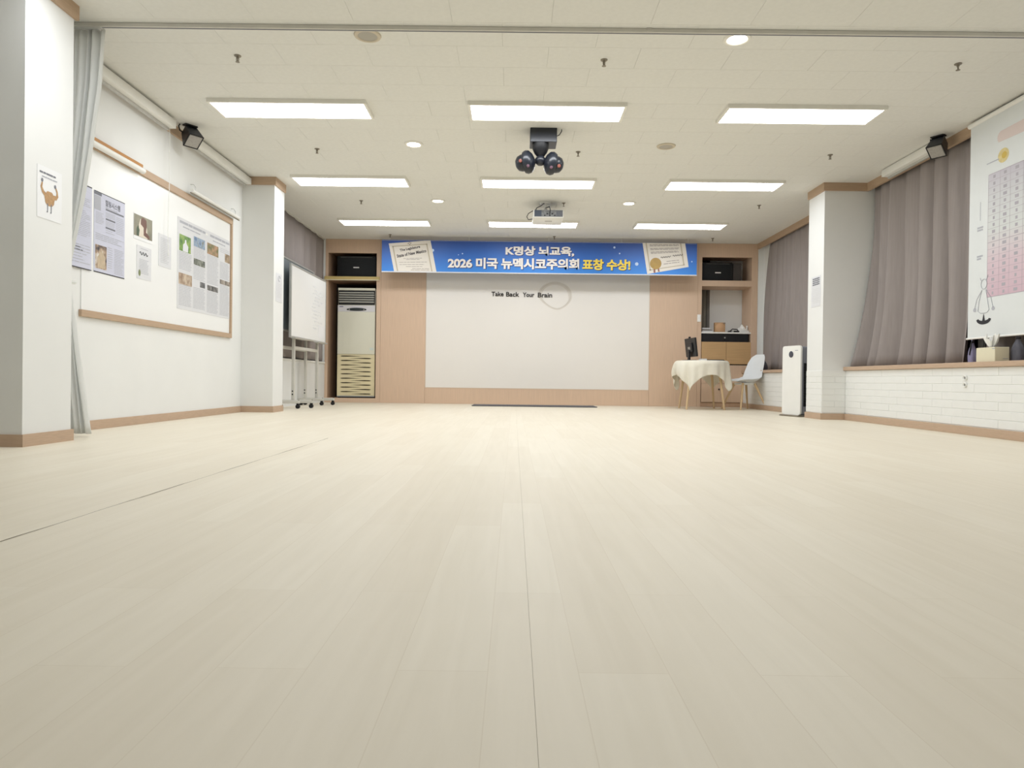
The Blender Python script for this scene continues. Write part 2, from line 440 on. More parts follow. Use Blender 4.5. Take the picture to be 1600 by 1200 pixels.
struct('baseboard_right_far', MB().box(3.56, 3.58, 7.86, YB - 0.02, 0, bh, bev=0.002), M_BASE)
th = 0.085
struct('trim_4', MB().box(XL, XL + 0.02, 4.05, 7.48, H - th, H), M_TRIM)
struct('trim_5', MB().box(-2.62, -2.60, 7.48, 7.82, H - th, H).box(-2.97, -2.62, 7.48, 7.50, H - th, H), M_TRIM)
struct('trim_6', MB().box(-2.6, -2.58, 3.63, 4.07, H - th, H).box(-3.2, -2.60, 3.63, 3.65, H - th, H), M_TRIM)
struct('trim_7', MB().box(3.305, 3.325, 7.45, 7.86, H - th, H).box(3.325, 3.79, 7.45, 7.47, H - th, H), M_TRIM)
struct('trim_8', MB().box(3.77, 3.80, 3.6, 7.45, H - th, H), M_TRIM)
struct('trim_9', MB().box(3.77, 3.80, 7.86, YB, H - th, H), M_TRIM)

# ---- panelled stage wall
st = struct_empty('wall_stage', (0.3, YB, 0))
def veneer(x0, x1, z0, z1, m=M_VENEER, name='veneer_panel', y0=YB, y1=YB + 0.03):
    return obj(name, MB().box(x0, x1, y0, y1, z0, z1, bev=0.0015), m, st)
veneer(-2.095, -1.392, 0.0, H)
veneer(2.108, 2.855, 0.0, H)
veneer(-1.390, 2.106, 0.0, 0.248)
veneer(-1.390, 2.106, 2.33, H)
obj('screen_board', MB().box(-1.388, 2.104, YB + 0.006, YB + 0.03, 0.25, 2.328), M_SCREEN, st)
obj('screen_edge', MB().box(-1.392, -1.384, YB - 0.003, YB + 0.006, 0.25, 2.33).box(2.100, 2.108, YB - 0.003, YB + 0.006, 0.25, 2.33)
    .box(-1.392, 2.108, YB - 0.003, YB + 0.006, 0.244, 0.253), mat('screen_edge', (214, 196, 178), 0.5, 0.3), st)

def cabinet_left():
    t = thing('built_in_alcove', 'wood veneer alcove in the back wall holding the tall cream air conditioner', 'cabinet', (-2.53, YB, 0))
    y0, y1, yb = YB, YB + 0.03, YB + 0.55
    P = lambda n, m, *b: obj(n, MB().box(*b, bev=0.0015), m, t)
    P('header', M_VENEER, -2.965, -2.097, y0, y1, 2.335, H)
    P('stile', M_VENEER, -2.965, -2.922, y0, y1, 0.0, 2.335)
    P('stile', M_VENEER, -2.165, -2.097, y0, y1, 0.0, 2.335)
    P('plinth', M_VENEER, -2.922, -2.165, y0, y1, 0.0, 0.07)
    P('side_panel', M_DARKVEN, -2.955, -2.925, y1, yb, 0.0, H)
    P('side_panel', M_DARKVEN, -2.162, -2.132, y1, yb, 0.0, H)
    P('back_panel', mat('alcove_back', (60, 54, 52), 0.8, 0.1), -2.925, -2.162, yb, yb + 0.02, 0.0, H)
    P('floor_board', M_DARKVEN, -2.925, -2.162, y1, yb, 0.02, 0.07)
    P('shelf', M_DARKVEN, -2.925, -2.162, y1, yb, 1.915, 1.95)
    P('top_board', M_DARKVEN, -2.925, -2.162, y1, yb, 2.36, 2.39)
    s = P('shelf_edge', M_SHELFEDGE, -2.972, -2.115, y0 - 0.03, y1, 1.915, 1.965)
    obj('edge_strip', MB().box(-2.972, -2.115, y0 - 0.034, y0 - 0.03, 1.905, 1.917), mat('edge_light', (232, 224, 196), 0.4, 0.4), s)
cabinet_left()
def cabinet_right():
    t = thing('built_in_shelf_cabinet', 'wood veneer shelf cabinet with open niches and oak doors beside the window', 'cabinet', (3.3, YB, 0))
    y0, y1, yb = YB, YB + 0.03, YB + 0.45
    P = lambda n, m, *b: obj(n, MB().box(*b, bev=0.0015), m, t)
    P('header', M_VENEER, 2.857, 3.785, y0, y1, 2.337, H)
    P('stile', M_VENEER, 2.857, 2.915, y0, y1, 0.0, 2.337)
    P('stile', M_VENEER, 3.69, 3.785, y0, y1, 0.0, 2.337)
    P('shelf', M_VENEER, 2.915, 3.69, y0, yb, 1.885, 1.975)
    P('shelf', M_WHITE, 2.915, 3.69, y0 + 0.01, yb, 1.148, 1.172)
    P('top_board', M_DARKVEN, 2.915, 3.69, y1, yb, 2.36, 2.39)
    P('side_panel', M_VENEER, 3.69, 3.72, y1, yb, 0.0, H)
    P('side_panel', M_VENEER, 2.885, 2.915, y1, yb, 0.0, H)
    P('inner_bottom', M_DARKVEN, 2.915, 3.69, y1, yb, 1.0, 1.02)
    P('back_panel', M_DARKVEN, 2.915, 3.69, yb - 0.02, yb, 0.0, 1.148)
    d = P('door', M_OAK, 2.925, 3.306, y0 - 0.002, y1, 0.672, 1.015)
    d = P('door', M_OAK, 3.309, 3.69, y0 - 0.002, y1, 0.672, 1.015)
    P('gap_strip', M_BLACK, 2.925, 3.69, y0 + 0.012, y1, 0.655, 0.672)
    for z0, z1 in ((0.37, 0.655), (0.075, 0.366)):
        d = P('drawer', M_VENEER, 2.925, 3.69, y0 - 0.002, y1, z0, z1)
        k = obj('knob', MB().lathe([(0, 0), (0.011, 0.002), (0.014, 0.012), (0.009, 0.02), (0, 0.021)], 12,
                                   Matrix.Translation((3.2, y0 - 0.002, z1 - 0.09)) @ Matrix.Rotation(PI / 2, 4, 'X')), M_BLACK, d)
    P('plinth', M_DARKVEN, 2.915, 3.69, y0 + 0.01, y1, 0.0, 0.07)
cabinet_right()

# ================================================================== CEILING FITTINGS
def panel_proto():
    t = thing('ceiling_panel_light', '', 'ceiling light', (0, 0, H - 0.03), group='lit panel lights on the ceiling')
    mb = MB()
    for b in ((-0.62, 0.62, -0.17, -0.15), (-0.62, 0.62, 0.15, 0.17), (-0.62, -0.60, -0.15, 0.15), (0.60, 0.62, -0.15, 0.15)):
        mb.box(b[0], b[1], b[2], b[3], 0, 0.03)
    obj('frame', mb, M_FRAME, t, world=False)
    mb = MB(); mb.quad((-0.6, -0.15, 0.004), (-0.6, 0.15, 0.004), (0.6, 0.15, 0.004), (0.6, -0.15, 0.004))
    obj('diffuser', mb, M_LED, t, world=False, fix=False)
    return t
first = panel_proto(); nu = 0
rows = [('front', 5.55), ('middle', 7.56), ('farthest', 9.54), ('overhead', 3.55), ('camera-side', 1.55)]  # overhead and camera-side panels are added out of view to brighten the near floor
cols = [('left', -1.80), ('centre', 0.235), ('right', 2.255)]
for rn, yy in rows:
    for cn, xx in cols:
        if rn == 'camera-side' and cn != 'centre': continue        # camera-side: a centre panel alone, added unseen to lift the nearest floor
        lab = {'front': 'large glowing', 'middle': 'mid-sized glowing', 'farthest': 'smallest glowing'}.get(rn, 'added out of view glowing') + ' rectangular ceiling panel, %s row, %s column' % (rn, cn)
        if nu == 0: first.location = (xx, yy, H - 0.03); first['label'] = lab
        else: dup(first, (xx, yy, H - 0.03), lab)
        nu += 1

def downlight(x, y, lit, label):
    t = thing('downlight', label, 'downlight', (x, y, H - 0.012), group='round downlights on the ceiling')
    obj('ring', MB().lathe([(0.060, 0.004), (0.066, 0.0), (0.082, 0.003), (0.086, 0.011), (0.060, 0.012)], 32), M_FRAME if lit else mat('dull_ring', (206, 196, 176), 0.5, 0.3), t, smooth=True, world=False)
    mb = MB(); n = 28
    mb.poly([(0.061 * math.cos(-2 * PI * k / n), 0.061 * math.sin(-2 * PI * k / n), 0.005) for k in range(n)])
    obj('lens', mb, M_SPOT if lit else M_SPOTOFF, t, world=False, fix=False)
downlight(-0.95, 4.37, False, 'unlit round downlight near the ceiling rail, upper left')
downlight(1.375, 4.36, True, 'large lit round downlight near the ceiling rail')
downlight(-0.95, 6.38, True, 'lit round downlight between front left and front centre panels, behind them')
downlight(1.37, 6.36, False, 'unlit round downlight right of the black cluster fitting')
downlight(-0.95, 8.40, True, 'small lit round downlight left of the projector')
downlight(1.37, 8.41, True, 'small lit round downlight right of the projector')

def sprinkler_proto():
    t = thing('sprinkler', '', 'sprinkler', (0, 0, H), group='fire sprinklers on the ceiling')
    obj('escutcheon', MB().lathe([(0, 0), (0.03, 0), (0.028, -0.006), (0.013, -0.012), (0, -0.012)], 16), M_STEEL, t, smooth=True, world=False)
    obj('stem', MB().lathe([(0.011, -0.01), (0.012, -0.022), (0.006, -0.026), (0.0055, -0.05), (0, -0.05)], 10), M_STEEL, t, smooth=True, world=False)
    obj('frame_arm', MB().tube([(-0.011, 0, -0.022), (-0.012, 0, -0.036), (-0.003, 0, -0.052)], 0.0025, 6).tube([(0.011, 0, -0.022), (0.012, 0, -0.036), (0.003, 0, -0.052)], 0.0025, 6), M_STEEL, t, world=False)
    obj('deflector', MB().lathe([(0, -0.05), (0.017, -0.051), (0.018, -0.054), (0, -0.055)], 16), M_STEEL, t, world=False)
    return t
first = sprinkler_proto(); nu = 0
for rn, yy in (('nearest', 4.67), ('second', 6.55), ('third', 8.44), ('rearmost', 10.41)):
    for cn, xx in (('left', -1.89), ('centre', 0.58), ('right', 2.96)):
        lab = 'dark metal fire sprinkler, %s row from the camera, %s of three' % (rn, cn)
        first.scale = (0.8, 0.8, 0.8)
        if nu == 0: first.location = (xx, yy, H); first['label'] = lab
        else: dup(first, (xx, yy, H), lab, rot=(0, 0, random.uniform(0, 3)))
        nu += 1

# sliding curtain rail across the ceiling
t = thing('ceiling_curtain_rail', 'slim grey curtain rail crossing the whole ceiling', 'curtain rail', (0.4, 4.26, H))
obj('rail', MB().box(-2.96, 3.76, 4.245, 4.275, H - 0.026, H, bev=0.003), mat('rail_grey', (216, 214, 206), 0.5, 0.4, noise=0.06), t)
obj('rail_slot', MB().box(-2.96, 3.76, 4.256, 4.264, H - 0.028, H - 0.0255), M_INK, t)
for xx in (-2.86, 0.8, 3.7): obj('bracket', MB().box(xx - 0.015, xx + 0.015, 4.24, 4.28, H - 0.02, H + 0.0), M_GREYPOST, t)

# black ceiling cluster
def cluster():
    t = thing('ceiling_spot_cluster', 'black ceiling box with two rounded double heads hanging below it', 'ceiling fixture', (0.228, 6.03, H))
    obj('mount_box', MB().box(0.113, 0.343, 5.93, 6.12, H - 0.122, H, bev=0.004), M_BLACK2, t)
    obj('socket', MB().lathe([(0, 0), (0.072, 0), (0.072, -0.035), (0.055, -0.075), (0.03, -0.105), (0, -0.105)], 24, Matrix.Translation((0.205, 6.0, H - 0.122))), M_BLACK, t, smooth=True)
    obj('hub', MB().lathe([(0, 0.045), (0.026, 0.04), (0.044, 0.018), (0.048, 0), (0.042, -0.022), (0.022, -0.04), (0, -0.043)], 24, Matrix.Translation((0.205, 6.0, H - 0.262))), M_BLACK2, t, smooth=True)
    for sgn, cx, cz in ((-1, 0.098, 2.275), (1, 0.297, 2.265)):
        R = Matrix.Translation((cx, 6.0, cz)) @ Matrix.Rotation(sgn * 0.12, 4, 'Y') @ Matrix.Rotation(0.25 * sgn, 4, 'Z') @ Matrix.Rotation(sgn * PI / 2, 4, 'Y')
        h = obj('head', MB().lathe([(0, -0.062), (0.03, -0.06), (0.066, -0.045), (0.094, -0.02), (0.10, 0.008), (0.09, 0.032), (0.06, 0.046), (0, 0.05)], 28, R), M_BLACK2, t, smooth=True)
        obj('arm', MB().tube([(0.205, 6.0, H - 0.262), (cx, 6.0, cz)], 0.018, 10), M_BLACK, t)
        d = obj('dome', MB().lathe([(0.071, 0.028), (0.072, 0.055), (0.062, 0.085), (0.036, 0.105), (0, 0.112)], 24, R), M_BLACK2, h, smooth=True)
        pv = Vector((cx + sgn * 0.066, 5.918, cz - 0.012 - (0.03 if sgn > 0 else 0)))
        obj('lens', MB().lathe([(0, 0), (0.013, 0.001), (0.016, 0.006), (0.012, 0.02), (0, 0.022)], 14, Matrix.Translation(pv + Vector((0, 0.005, 0))) @ Matrix.Rotation(-PI / 2, 4, 'X')),
            mat('lens_orange', (124, 66, 52), 0.4, 0.4), h, smooth=True)
        pv2 = Vector((cx + sgn * 0.0, 5.898, cz - 0.058))
        obj('lens', MB().lathe([(0, 0), (0.012, 0.001), (0.014, 0.006), (0.012, 0.03), (0, 0.032)], 14, Matrix.Translation(pv2 + Vector((0, 0.012, 0))) @ Matrix.Rotation(-PI / 2, 4, 'X')),
            mat('lens_plum', (82, 54, 66), 0.4, 0.4), h, smooth=True)
    obj('cable', MB().tube([(0.34, 5.97, H - 0.06), (0.365, 5.965, H - 0.05), (0.383, 5.965, H - 0.02), (0.385, 5.968, H)], 0.004, 6), M_BLACK, t)
cluster()

# projector
def projector():
    t = thing('ceiling_projector', 'white projector hanging from the ceiling, grey connector side showing', 'projector', (0.385, 8.5, H))
    x0, x1, y0, y1, z0, z1 = 0.205, 0.572, 8.30, 8.70, 2.335, 2.432
    b = obj('body', MB().box(x0, x1, y0, y1, z0, z1, bev=0.012, seg=2), M_WHITE, t, smooth=True)
    pn = obj('connector_panel', MB().box(x0 + 0.015, x1 - 0.012, y0 - 0.004, y0 + 0.002, z0 + 0.012, z1 - 0.006), mat('connector_grey', (140, 142, 144), 0.5, 0.3, noise=0.35, nscale=40), b)
    obj('vent', MB().box(x0 + 0.018, x0 + 0.1, y0 - 0.006, y0 - 0.003, z0 + 0.016, z1 - 0.01), mat('vent_blue', (76, 84, 98), 0.5, 0.3), b)
    obj('vent', MB().box(x1 - 0.09, x1 - 0.016, y0 - 0.006, y0 - 0.003, z0 + 0.016, z1 - 0.012), mat('vent_grey', (112, 114, 122), 0.5, 0.3, noise=0.2, nscale=60), b)
    for k in range(5): obj('port', MB().box(x0 + 0.13 + k * 0.03, x0 + 0.15 + k * 0.03, y0 - 0.007, y0 - 0.003, z0 + 0.02 + 0.02 * (k % 2), z0 + 0.032 + 0.02 * (k % 2)), M_INKD, b)
    obj('badge', MB().box(0.355, 0.44, y0 + 0.17, y0 + 0.2, z0 - 0.001, z0 + 0.001), M_GRILLE, b)
    obj('lens_barrel', MB().lathe([(0, 0), (0.045, 0), (0.045, 0.03), (0.036, 0.034), (0, 0.034)], 20, Matrix.Translation((0.47, y1 - 0.004, 2.385)) @ Matrix.Rotation(-PI / 2, 4, 'X')), M_BLACK, t, smooth=True)
    m = obj('ceiling_mount', MB().lathe([(0, 0), (0.07, 0), (0.068, -0.012), (0.022, -0.022), (0.02, -0.09), (0, -0.09)], 20, Matrix.Translation((0.36, 8.46, H))), M_WHITE, t, smooth=True)
    obj('mount_plate', MB().box(0.30, 0.47, 8.40, 8.53, 2.44, 2.455), M_INKD, t)
    for q in ((0.31, 8.41), (0.46, 8.41), (0.31, 8.52), (0.46, 8.52)): obj('mount_leg', MB().tube([(q[0], q[1], 2.428), (q[0], q[1], 2.445)], 0.006, 6), M_INKD, t)
    obj('cable', MB().tube([(0.345, 8.42, H - 0.01), (0.30, 8.36, 2.49), (0.25, 8.31, 2.455), (0.235, 8.293, 2.42)], 0.005, 6), M_BLACK, t)
    obj('cable', MB().tube([(0.36, 8.42, 2.48), (0.40, 8.33, 2.475), (0.41, 8.29, 2.43), (0.405, 8.288, 2.375)], 0.005, 6), M_BLACK, t)
    obj('cable', MB().tube([(0.205, 8.34, 2.425), (0.15, 8.33, 2.39), (0.13, 8.33, 2.35), (0.15, 8.33, 2.315), (0.20, 8.33, 2.325)], 0.005, 6), M_BLACK, t)
projector()

# wall speakers under the ceiling
def wall_speaker(loc, rz, label):
    t = thing('bracket_speaker', label, 'speaker', loc, (0, 0, rz), group='bracket speakers at the ceiling edge')
    # bracket at origin on ceiling, speaker below tipped downwards and facing local -Y
    obj('ceiling_plate', MB().box(-0.06, 0.05, -0.03, 0.03, -0.012, 0, bev=0.003), M_BLACK, t, world=False)
    obj('bracket', MB().tube([(0, 0, -0.005), (0.01, 0.0, -0.03), (0.0, -0.01, -0.06)], 0.014, 8), M_BLACK, t, world=False)
    R = Matrix.Translation((0, -0.02, -0.10)) @ Matrix.Rotation(math.radians(52), 4, 'X') @ Matrix.Scale(0.82, 4)
    mb = MB()
    P = [(-0.055, 0.10, -0.06), (0.055, 0.10, -0.06), (0.055, 0.10, 0.06), (-0.055, 0.10, 0.06),
         (-0.078, -0.06, -0.09), (0.078, -0.06, -0.09), (0.078, -0.06, 0.07), (-0.078, -0.06, 0.07)]
    mb.data([R @ Vector(p) for p in P], [(0, 1, 2, 3), (7, 6, 5, 4), (0, 4, 5, 1), (1, 5, 6, 2), (2, 6, 7, 3), (3, 7, 4, 0)])
    c = obj('cabinet', mb, M_BLACK2, t, world=False)
    mb = MB(); mb.box(-0.07, 0.07, -0.068, -0.06, -0.082, 0.062, bev=0.003, M=R)
    obj('grille', mb, M_GRILLE, c, world=False)
    mb = MB()
    for b in ((-0.079, -0.07, -0.09, 0.07), (0.07, 0.079, -0.09, 0.07), (-0.079, 0.079, -0.091, -0.082), (-0.079, 0.079, 0.062, 0.071)):
        mb.box(b[0], b[1], -0.07, -0.058, b[2], b[3], M=R)
    obj('grille_frame', mb, M_BLACK, c, world=False)
    obj('cable', MB().tube([(-0.03, 0.06, -0.06), (-0.07, 0.05, -0.05), (-0.085, 0.04, -0.02), (-0.08, 0.03, -0.004)], 0.006, 6), M_BLACK, t, world=False)
wall_speaker((-2.82, 5.98, H), 0.95, 'black bracket speaker with grey grille above the bulletin board')
wall_speaker((3.66, 6.02, H), -0.95, 'black bracket speaker with grey grille above the taupe curtains')

# roller cases along the walls
def case(name, x, y0, y1, z, label, sgn=1, r=0.04):
    t = thing(name, label, 'roller case', (x, (y0 + y1) / 2, z))
    obj('housing', MB().box(min(x, x + sgn * 0.09), max(x, x + sgn * 0.09), y0, y1, z, z + 0.075, bev=0.012, seg=2), M_CASE, t, smooth=True)
    obj('bottom_bar', MB().box(x + sgn * 0.03 - 0.012, x + sgn * 0.03 + 0.012, y0 + 0.02, y1 - 0.02, z - 0.02, z + 0.002, bev=0.003), M_ALU, t)
    for yy in (y0, y1): obj('end_cap', MB().box(min(x, x + sgn * 0.088), max(x, x + sgn * 0.088), yy - 0.006, yy + 0.006, z + 0.004, z + 0.071), M_WHITE, t)
case('screen_roller_case', XL + 0.022, 4.35, 5.80, 2.455, 'white roller screen case on left wall nearest the sheer curtain')
case('screen_roller_case', XL + 0.022, 6.16, 7.46, 2.455, 'white roller screen case on left wall next to the far pillar')
case('screen_roller_case', 3.765, 6.13, 6.98, 2.47, 'short white roller case above the taupe curtain on the right', -1)

# ================================================================== CURTAINS
def curtain(name, label, x, y0, y1, z0, z1, folds, amp, group=None, m=M_CURT, edge=None, n=None, seed=1, parts=True, flare=0.0):
    rnd = random.Random(seed)
    ph = [rnd.uniform(0, 6.28) for _ in range(4)]
    t = thing(name, label, 'curtain', (x, (y0 + y1) / 2, z0), group=group)
    nu = n or int(folds * 12); nv = 18
    def fn(u, v):
        z = z1 + (z0 - z1) * v
        a = y0 + (y1 - y0) * u
        fl_ = flare * v ** 3.5 * u ** 2
        if edge: a = edge(u, v, a)
        k = 2 * PI * folds
        uu = u + 0.012 * math.sin(5 * v + ph[3]) + 0.02 * math.sin(2 * PI * u * 2 + ph[0])
        wv = math.sin(k * uu + ph[1]) + 0.45 * math.sin(k * 0.43 * uu + ph[2] + v) + 0.2 * math.sin(k * 2.1 * uu + ph[3])
        d = amp * (0.45 + 0.65 * v) * wv
        return (x + d + fl_, a + 0.25 * amp * math.cos(k * uu + ph[1]) * 1.0, z)
    o = obj('drape', MB().grid(fn, nu, nv), m, t, smooth=True)
    sd = o.modifiers.new('solid', 'SOLIDIFY'); sd.thickness = 0.004
    if parts:
        obj('heading_tape', MB().box(x - 0.012, x + 0.012, y0, y1, z1 - 0.002, z1 + 0.02), M_GREYPOST, t)
    return t
curtain('window_curtain', 'long taupe curtain between the right pillar and the hanging chart', 3.85, 5.76, 7.43, 0.575, 2.53, 7, 0.050, 'taupe window curtains', seed=3, flare=-0.16,
        edge=lambda u, v, a: a + 0.07 * v ** 3 * (1 - u) ** 2)
curtain('window_curtain', 'taupe curtain behind the hanging chart at the right edge', 3.865, 4.3, 5.69, 0.575, 2.53, 7, 0.042, 'taupe window curtains', seed=8)
curtain('window_curtain', 'taupe curtain behind the white chair and the air purifier', 3.835, 7.92, 10.40, 0.575, 2.53, 15, 0.021, 'taupe window curtains', seed=5,
        edge=lambda u, v, a: a + 0.34 * u ** 5 * v ** 0.6)
curtain('window_curtain', 'taupe curtain behind the wheeled whiteboard, part nearer the pillar', -2.992, 7.85, 9.815, 0.645, 2.53, 5, 0.018, 'taupe window curtains', seed=11)
curtain('window_curtain', 'taupe curtain behind the wheeled whiteboard, part next to the alcove', -2.992, 9.825, 10.795, 0.645, 2.53, 3, 0.018, 'taupe window curtains', seed=14)

t = thing('alcove_drape', 'grey green drape seen through the open shelf niche', 'curtain', (3.02, 11.42, 0.0))
o = obj('drape', MB().grid(lambda u, v: (2.86 + 0.30 * u, 11.42 + 0.022 * math.sin(2 * PI * 3 * u + 0.8 * v), 2.5 - 2.48 * v), 48, 8), mat('drape_greygreen', (168, 164, 152), 0.9, 0.1, noise=0.06, nscale=5, stretch=(8, 8, 0.4)), t, smooth=True)
sd = o.modifiers.new('solid', 'SOLIDIFY'); sd.thickness = 0.004
obj('rod', MB().tube([(2.84, 11.42, 2.51), (3.165, 11.42, 2.51)], 0.01, 8), M_ALU, t)
def sheer():
    t = thing('sheer_curtain', 'white sheer curtain gathered beside the near left pillar', 'curtain', (-2.75, 4.26, 0))
    prof = [(2.525, -2.56), (2.18, -2.578), (1.75, -2.634), (1.5, -2.672), (1.25, -2.722), (1.08, -2.757), (0.96, -2.765), (0.80, -2.738), (0.5, -2.70), (0.02, -2.632)]
    def right(z):
        for (z1, a), (z0, b) in zip(prof, prof[1:]):
            if z >= z0: return b + (a - b) * (z - z0) / (z1 - z0)
        return prof[-1][1]
    def fn(u, v):
        z = 2.525 + (0.02 - 2.525) * v
        r = right(z)
        wdt = r - (-2.94)
        x = -2.94 + wdt * u
        tight = min(1, wdt / 0.35)
        k = 2 * PI * 9
        y = 4.29 + 0.026 * tight * math.sin(k * u + 0.6 * math.sin(3 * v)) * (0.7 + 0.3 * math.sin(9 * u))
        return (x + 0.008 * math.sin(k * 0.5 * u + 4 * v), y, z)
    o = obj('drape', MB().grid(fn, 110, 40), M_SHEER, t, smooth=True)
    sd = o.modifiers.new('solid', 'SOLIDIFY'); sd.thickness = 0.0025
    obj('tieback', MB().tube([(-2.93, 4.22, 0.98), (-2.84, 4.215, 0.965), (-2.75, 4.24, 0.96), (-2.74, 4.30, 0.96)], 0.012, 8), M_SHEER, t, smooth=True)
    obj('tie_button', MB().lathe([(0, 0), (0.016, 0.002), (0.016, 0.008), (0, 0.012)], 14, Matrix.Translation((-2.738, 4.215, 0.965)) @ Matrix.Rotation(PI / 2, 4, 'X')), M_GRILLE, t, smooth=True)
    obj('heading_tape', MB().box(-2.94, -2.56, 4.25, 4.27, 2.515, 2.524), M_SHEER, t)
sheer()

# ================================================================== LEFT WALL BOARD AND POSTERS
def photo_mat(name, c1, c2, c3, scale=9):
    m = bpy.data.materials.new(name); m.use_nodes = True
    nt = m.node_tree; b = nt.nodes['Principled BSDF']; b.inputs['Roughness'].default_value = 0.35
    tc = nn(nt, 'ShaderNodeTexCoord'); no = nn(nt, 'ShaderNodeTexNoise'); no.inputs['Scale'].default_value = scale; no.inputs['Detail'].default_value = 4
    nt.links.new(tc.outputs['Object'], no.inputs['Vector'])
    rp = nn(nt, 'ShaderNodeValToRGB'); e = rp.color_ramp.elements
    e[0].position = 0.34; e[0].color = lin(c1); e[1].position = 0.66; e[1].color = lin(c3)
    k = e.new(0.5); k.color = lin(c2)
    nt.links.new(no.outputs['Fac'], rp.inputs[0]); nt.links.new(rp.outputs[0], b.inputs['Base Color'])
    return m
t = thing('bulletin_board', 'large white bulletin board in a brown wood frame on the left wall', 'bulletin board', (XL, 5.95, 0.785))
obj('panel', MB().box(XL, XL + 0.006, 4.72, 7.19, 0.82, 1.985), M_BOARD, t)
fw = dict(bev=0.002)
obj('frame_rail', MB().box(XL, XL + 0.022, 4.70, 7.21, 0.785, 0.832, **fw), M_TRIM, t)
obj('frame_rail', MB().box(XL, XL + 0.022, 4.70, 7.21, 1.965, 2.025, **fw), M_TRIM, t)
obj('frame_stile', MB().box(XL, XL + 0.022, 7.175, 7.21, 0.832, 1.965, **fw), M_TRIM, t)

def paper(name, label, y0, y1, z0, z1, m, dx=0.0065, face=None, cat='poster', group=None):
    """thin sheet on the left wall; returns (thing, face-with-depth offset)"""
    x = XL + dx
    t = thing(name, label, cat, (x, (y0 + y1) / 2, z0), group=group)
    mb = MB(); FL.sheet(mb, y0, y1, z0, z1, dx, dx + 0.0015)
    obj('sheet', mb, m, t)
    return t, dx + 0.0022
# first grey-blue sheet, half behind the sheer curtain
t, d = paper('article_sheet', 'pale blue printed sheet half hidden behind the sheer curtain', 4.40, 4.818, 1.112, 1.688, M_PAPERB, 0.012)
mb = MB(); FL.lines(mb, 4.43, 4.80, 1.33, 1.60, 22, 0.004, d); FL.lines(mb, 4.43, 4.80, 1.14, 1.28, 7, 0.005, d); obj('printed_text', mb, M_INKL, t)
mb = MB(); FL.rect(mb, 4.40, 4.818, 1.683, 1.690, d); FL.rect(mb, 4.40, 4.818, 1.110, 1.116, d); obj('edge_bar', mb, M_INKD, t)
mb = MB(); FL.lines(mb, 4.46, 4.72, 1.225, 1.262, 2, 0.008, d + 0.0003); obj('subheading', mb, M_INK, t)
# second sheet with heading
t, d = paper('poster_sheet', 'blue grey poster with bold heading and a photo of hands at its foot', 4.852, 5.235, 1.115, 1.685, M_PAPERB)
mb = MB(); FL.rect(mb, 4.852, 5.235, 1.681, 1.686, d); FL.rect(mb, 4.852, 5.235, 1.113, 1.120, d); obj('edge_bar', mb, M_INKD, t)
mb = MB(); FL.rect(mb, 4.852, 4.94, 1.66, 1.68, d); obj('corner_block', mb, M_INK, t)
mb = MB(); FL.rect(mb, 4.855, 4.93, 1.555, 1.655, d); obj('faded_picture', mb, M_INKL, t)
mb = MB(); put_text(mb, '힐링시스템', FL, 4.985, 5.17, 1.605, 1.65, d + 0.0004, bold=0.02); obj('heading', mb, M_INK, t)
mb = MB()
for a, b, z in ((4.99, 5.22, 1.575), (4.99, 5.11, 1.507), (4.99, 5.11, 1.445)): FL.rect(mb, a, b, z, z + 0.012, d)
obj('bars', mb, M_INK, t)
mb = MB()
FL.lines(mb, 4.99, 5.17, 1.587, 1.602, 1, 0.006, d)
FL.lines(mb, 4.87, 4.97, 1.46, 1.545, 8, 0.004, d); FL.lines(mb, 4.99, 5.11, 1.525, 1.565, 4, 0.004, d); FL.lines(mb, 5.12, 5.22, 1.43, 1.56, 10, 0.004, d)
FL.lines(mb, 4.99, 5.11, 1.46, 1.50, 4, 0.004, d); FL.lines(mb, 4.99, 5.10, 1.41, 1.44, 2, 0.004, d)
FL.lines(mb, 4.87, 5.22, 1.345, 1.395, 4, 0.005, d); FL.lines(mb, 5.02, 5.08, 1.16, 1.32, 10, 0.004, d); FL.lines(mb, 5.10, 5.22, 1.13, 1.32, 16, 0.004, d)
obj('printed_text', mb, M_INKL, t)
ph = MB(); FL.rect(ph, 4.868, 5.005, 1.142, 1.31, d)
ph = obj('hands_photo', ph, photo_mat('photo_hands', (58, 52, 58), (176, 150, 124), (226, 222, 214), 14), t)
mb = MB(); FL.pg(mb, [(4.895, 1.15), (4.985, 1.15), (4.99, 1.23), (4.97, 1.25), (4.965, 1.29), (4.955, 1.25), (4.945, 1.295), (4.93, 1.25), (4.92, 1.285), (4.91, 1.24), (4.893, 1.22)], d + 0.0004)
obj('hand_shape', mb, mat('print_skin', (204, 186, 160), 0.5, 0.2, noise=0.15, nscale=30), ph)
# photo
t, d = paper('portrait_photo', 'small glossy photo of a person in white, beside the poster', 5.355, 5.635, 1.452, 1.652, M_PAPER)
mb = MB(); FL.rect(mb, 5.36, 5.63, 1.478, 1.645, d); pp = obj('photo_print', mb, mat('photo_olive', (150, 146, 124), 0.25, 0.5, noise=0.25, nscale=12), t)
mb = MB(); FL.pg(mb, [(5.43, 1.48), (5.56, 1.48), (5.55, 1.56), (5.52, 1.61), (5.45, 1.62), (5.43, 1.57)], d + 0.0003); obj('figure', mb, mat('print_cream', (224, 214, 196), 0.3, 0.4), pp)
mb = MB(); FL.pg(mb, [(5.50, 1.50), (5.585, 1.48), (5.59, 1.505), (5.535, 1.53), (5.545, 1.58), (5.54, 1.625), (5.49, 1.64), (5.46, 1.62), (5.455, 1.58), (5.50, 1.56)], d + 0.0006); obj('figure_hair', mb, mat('print_brown', (112, 78, 62), 0.3, 0.4), pp)
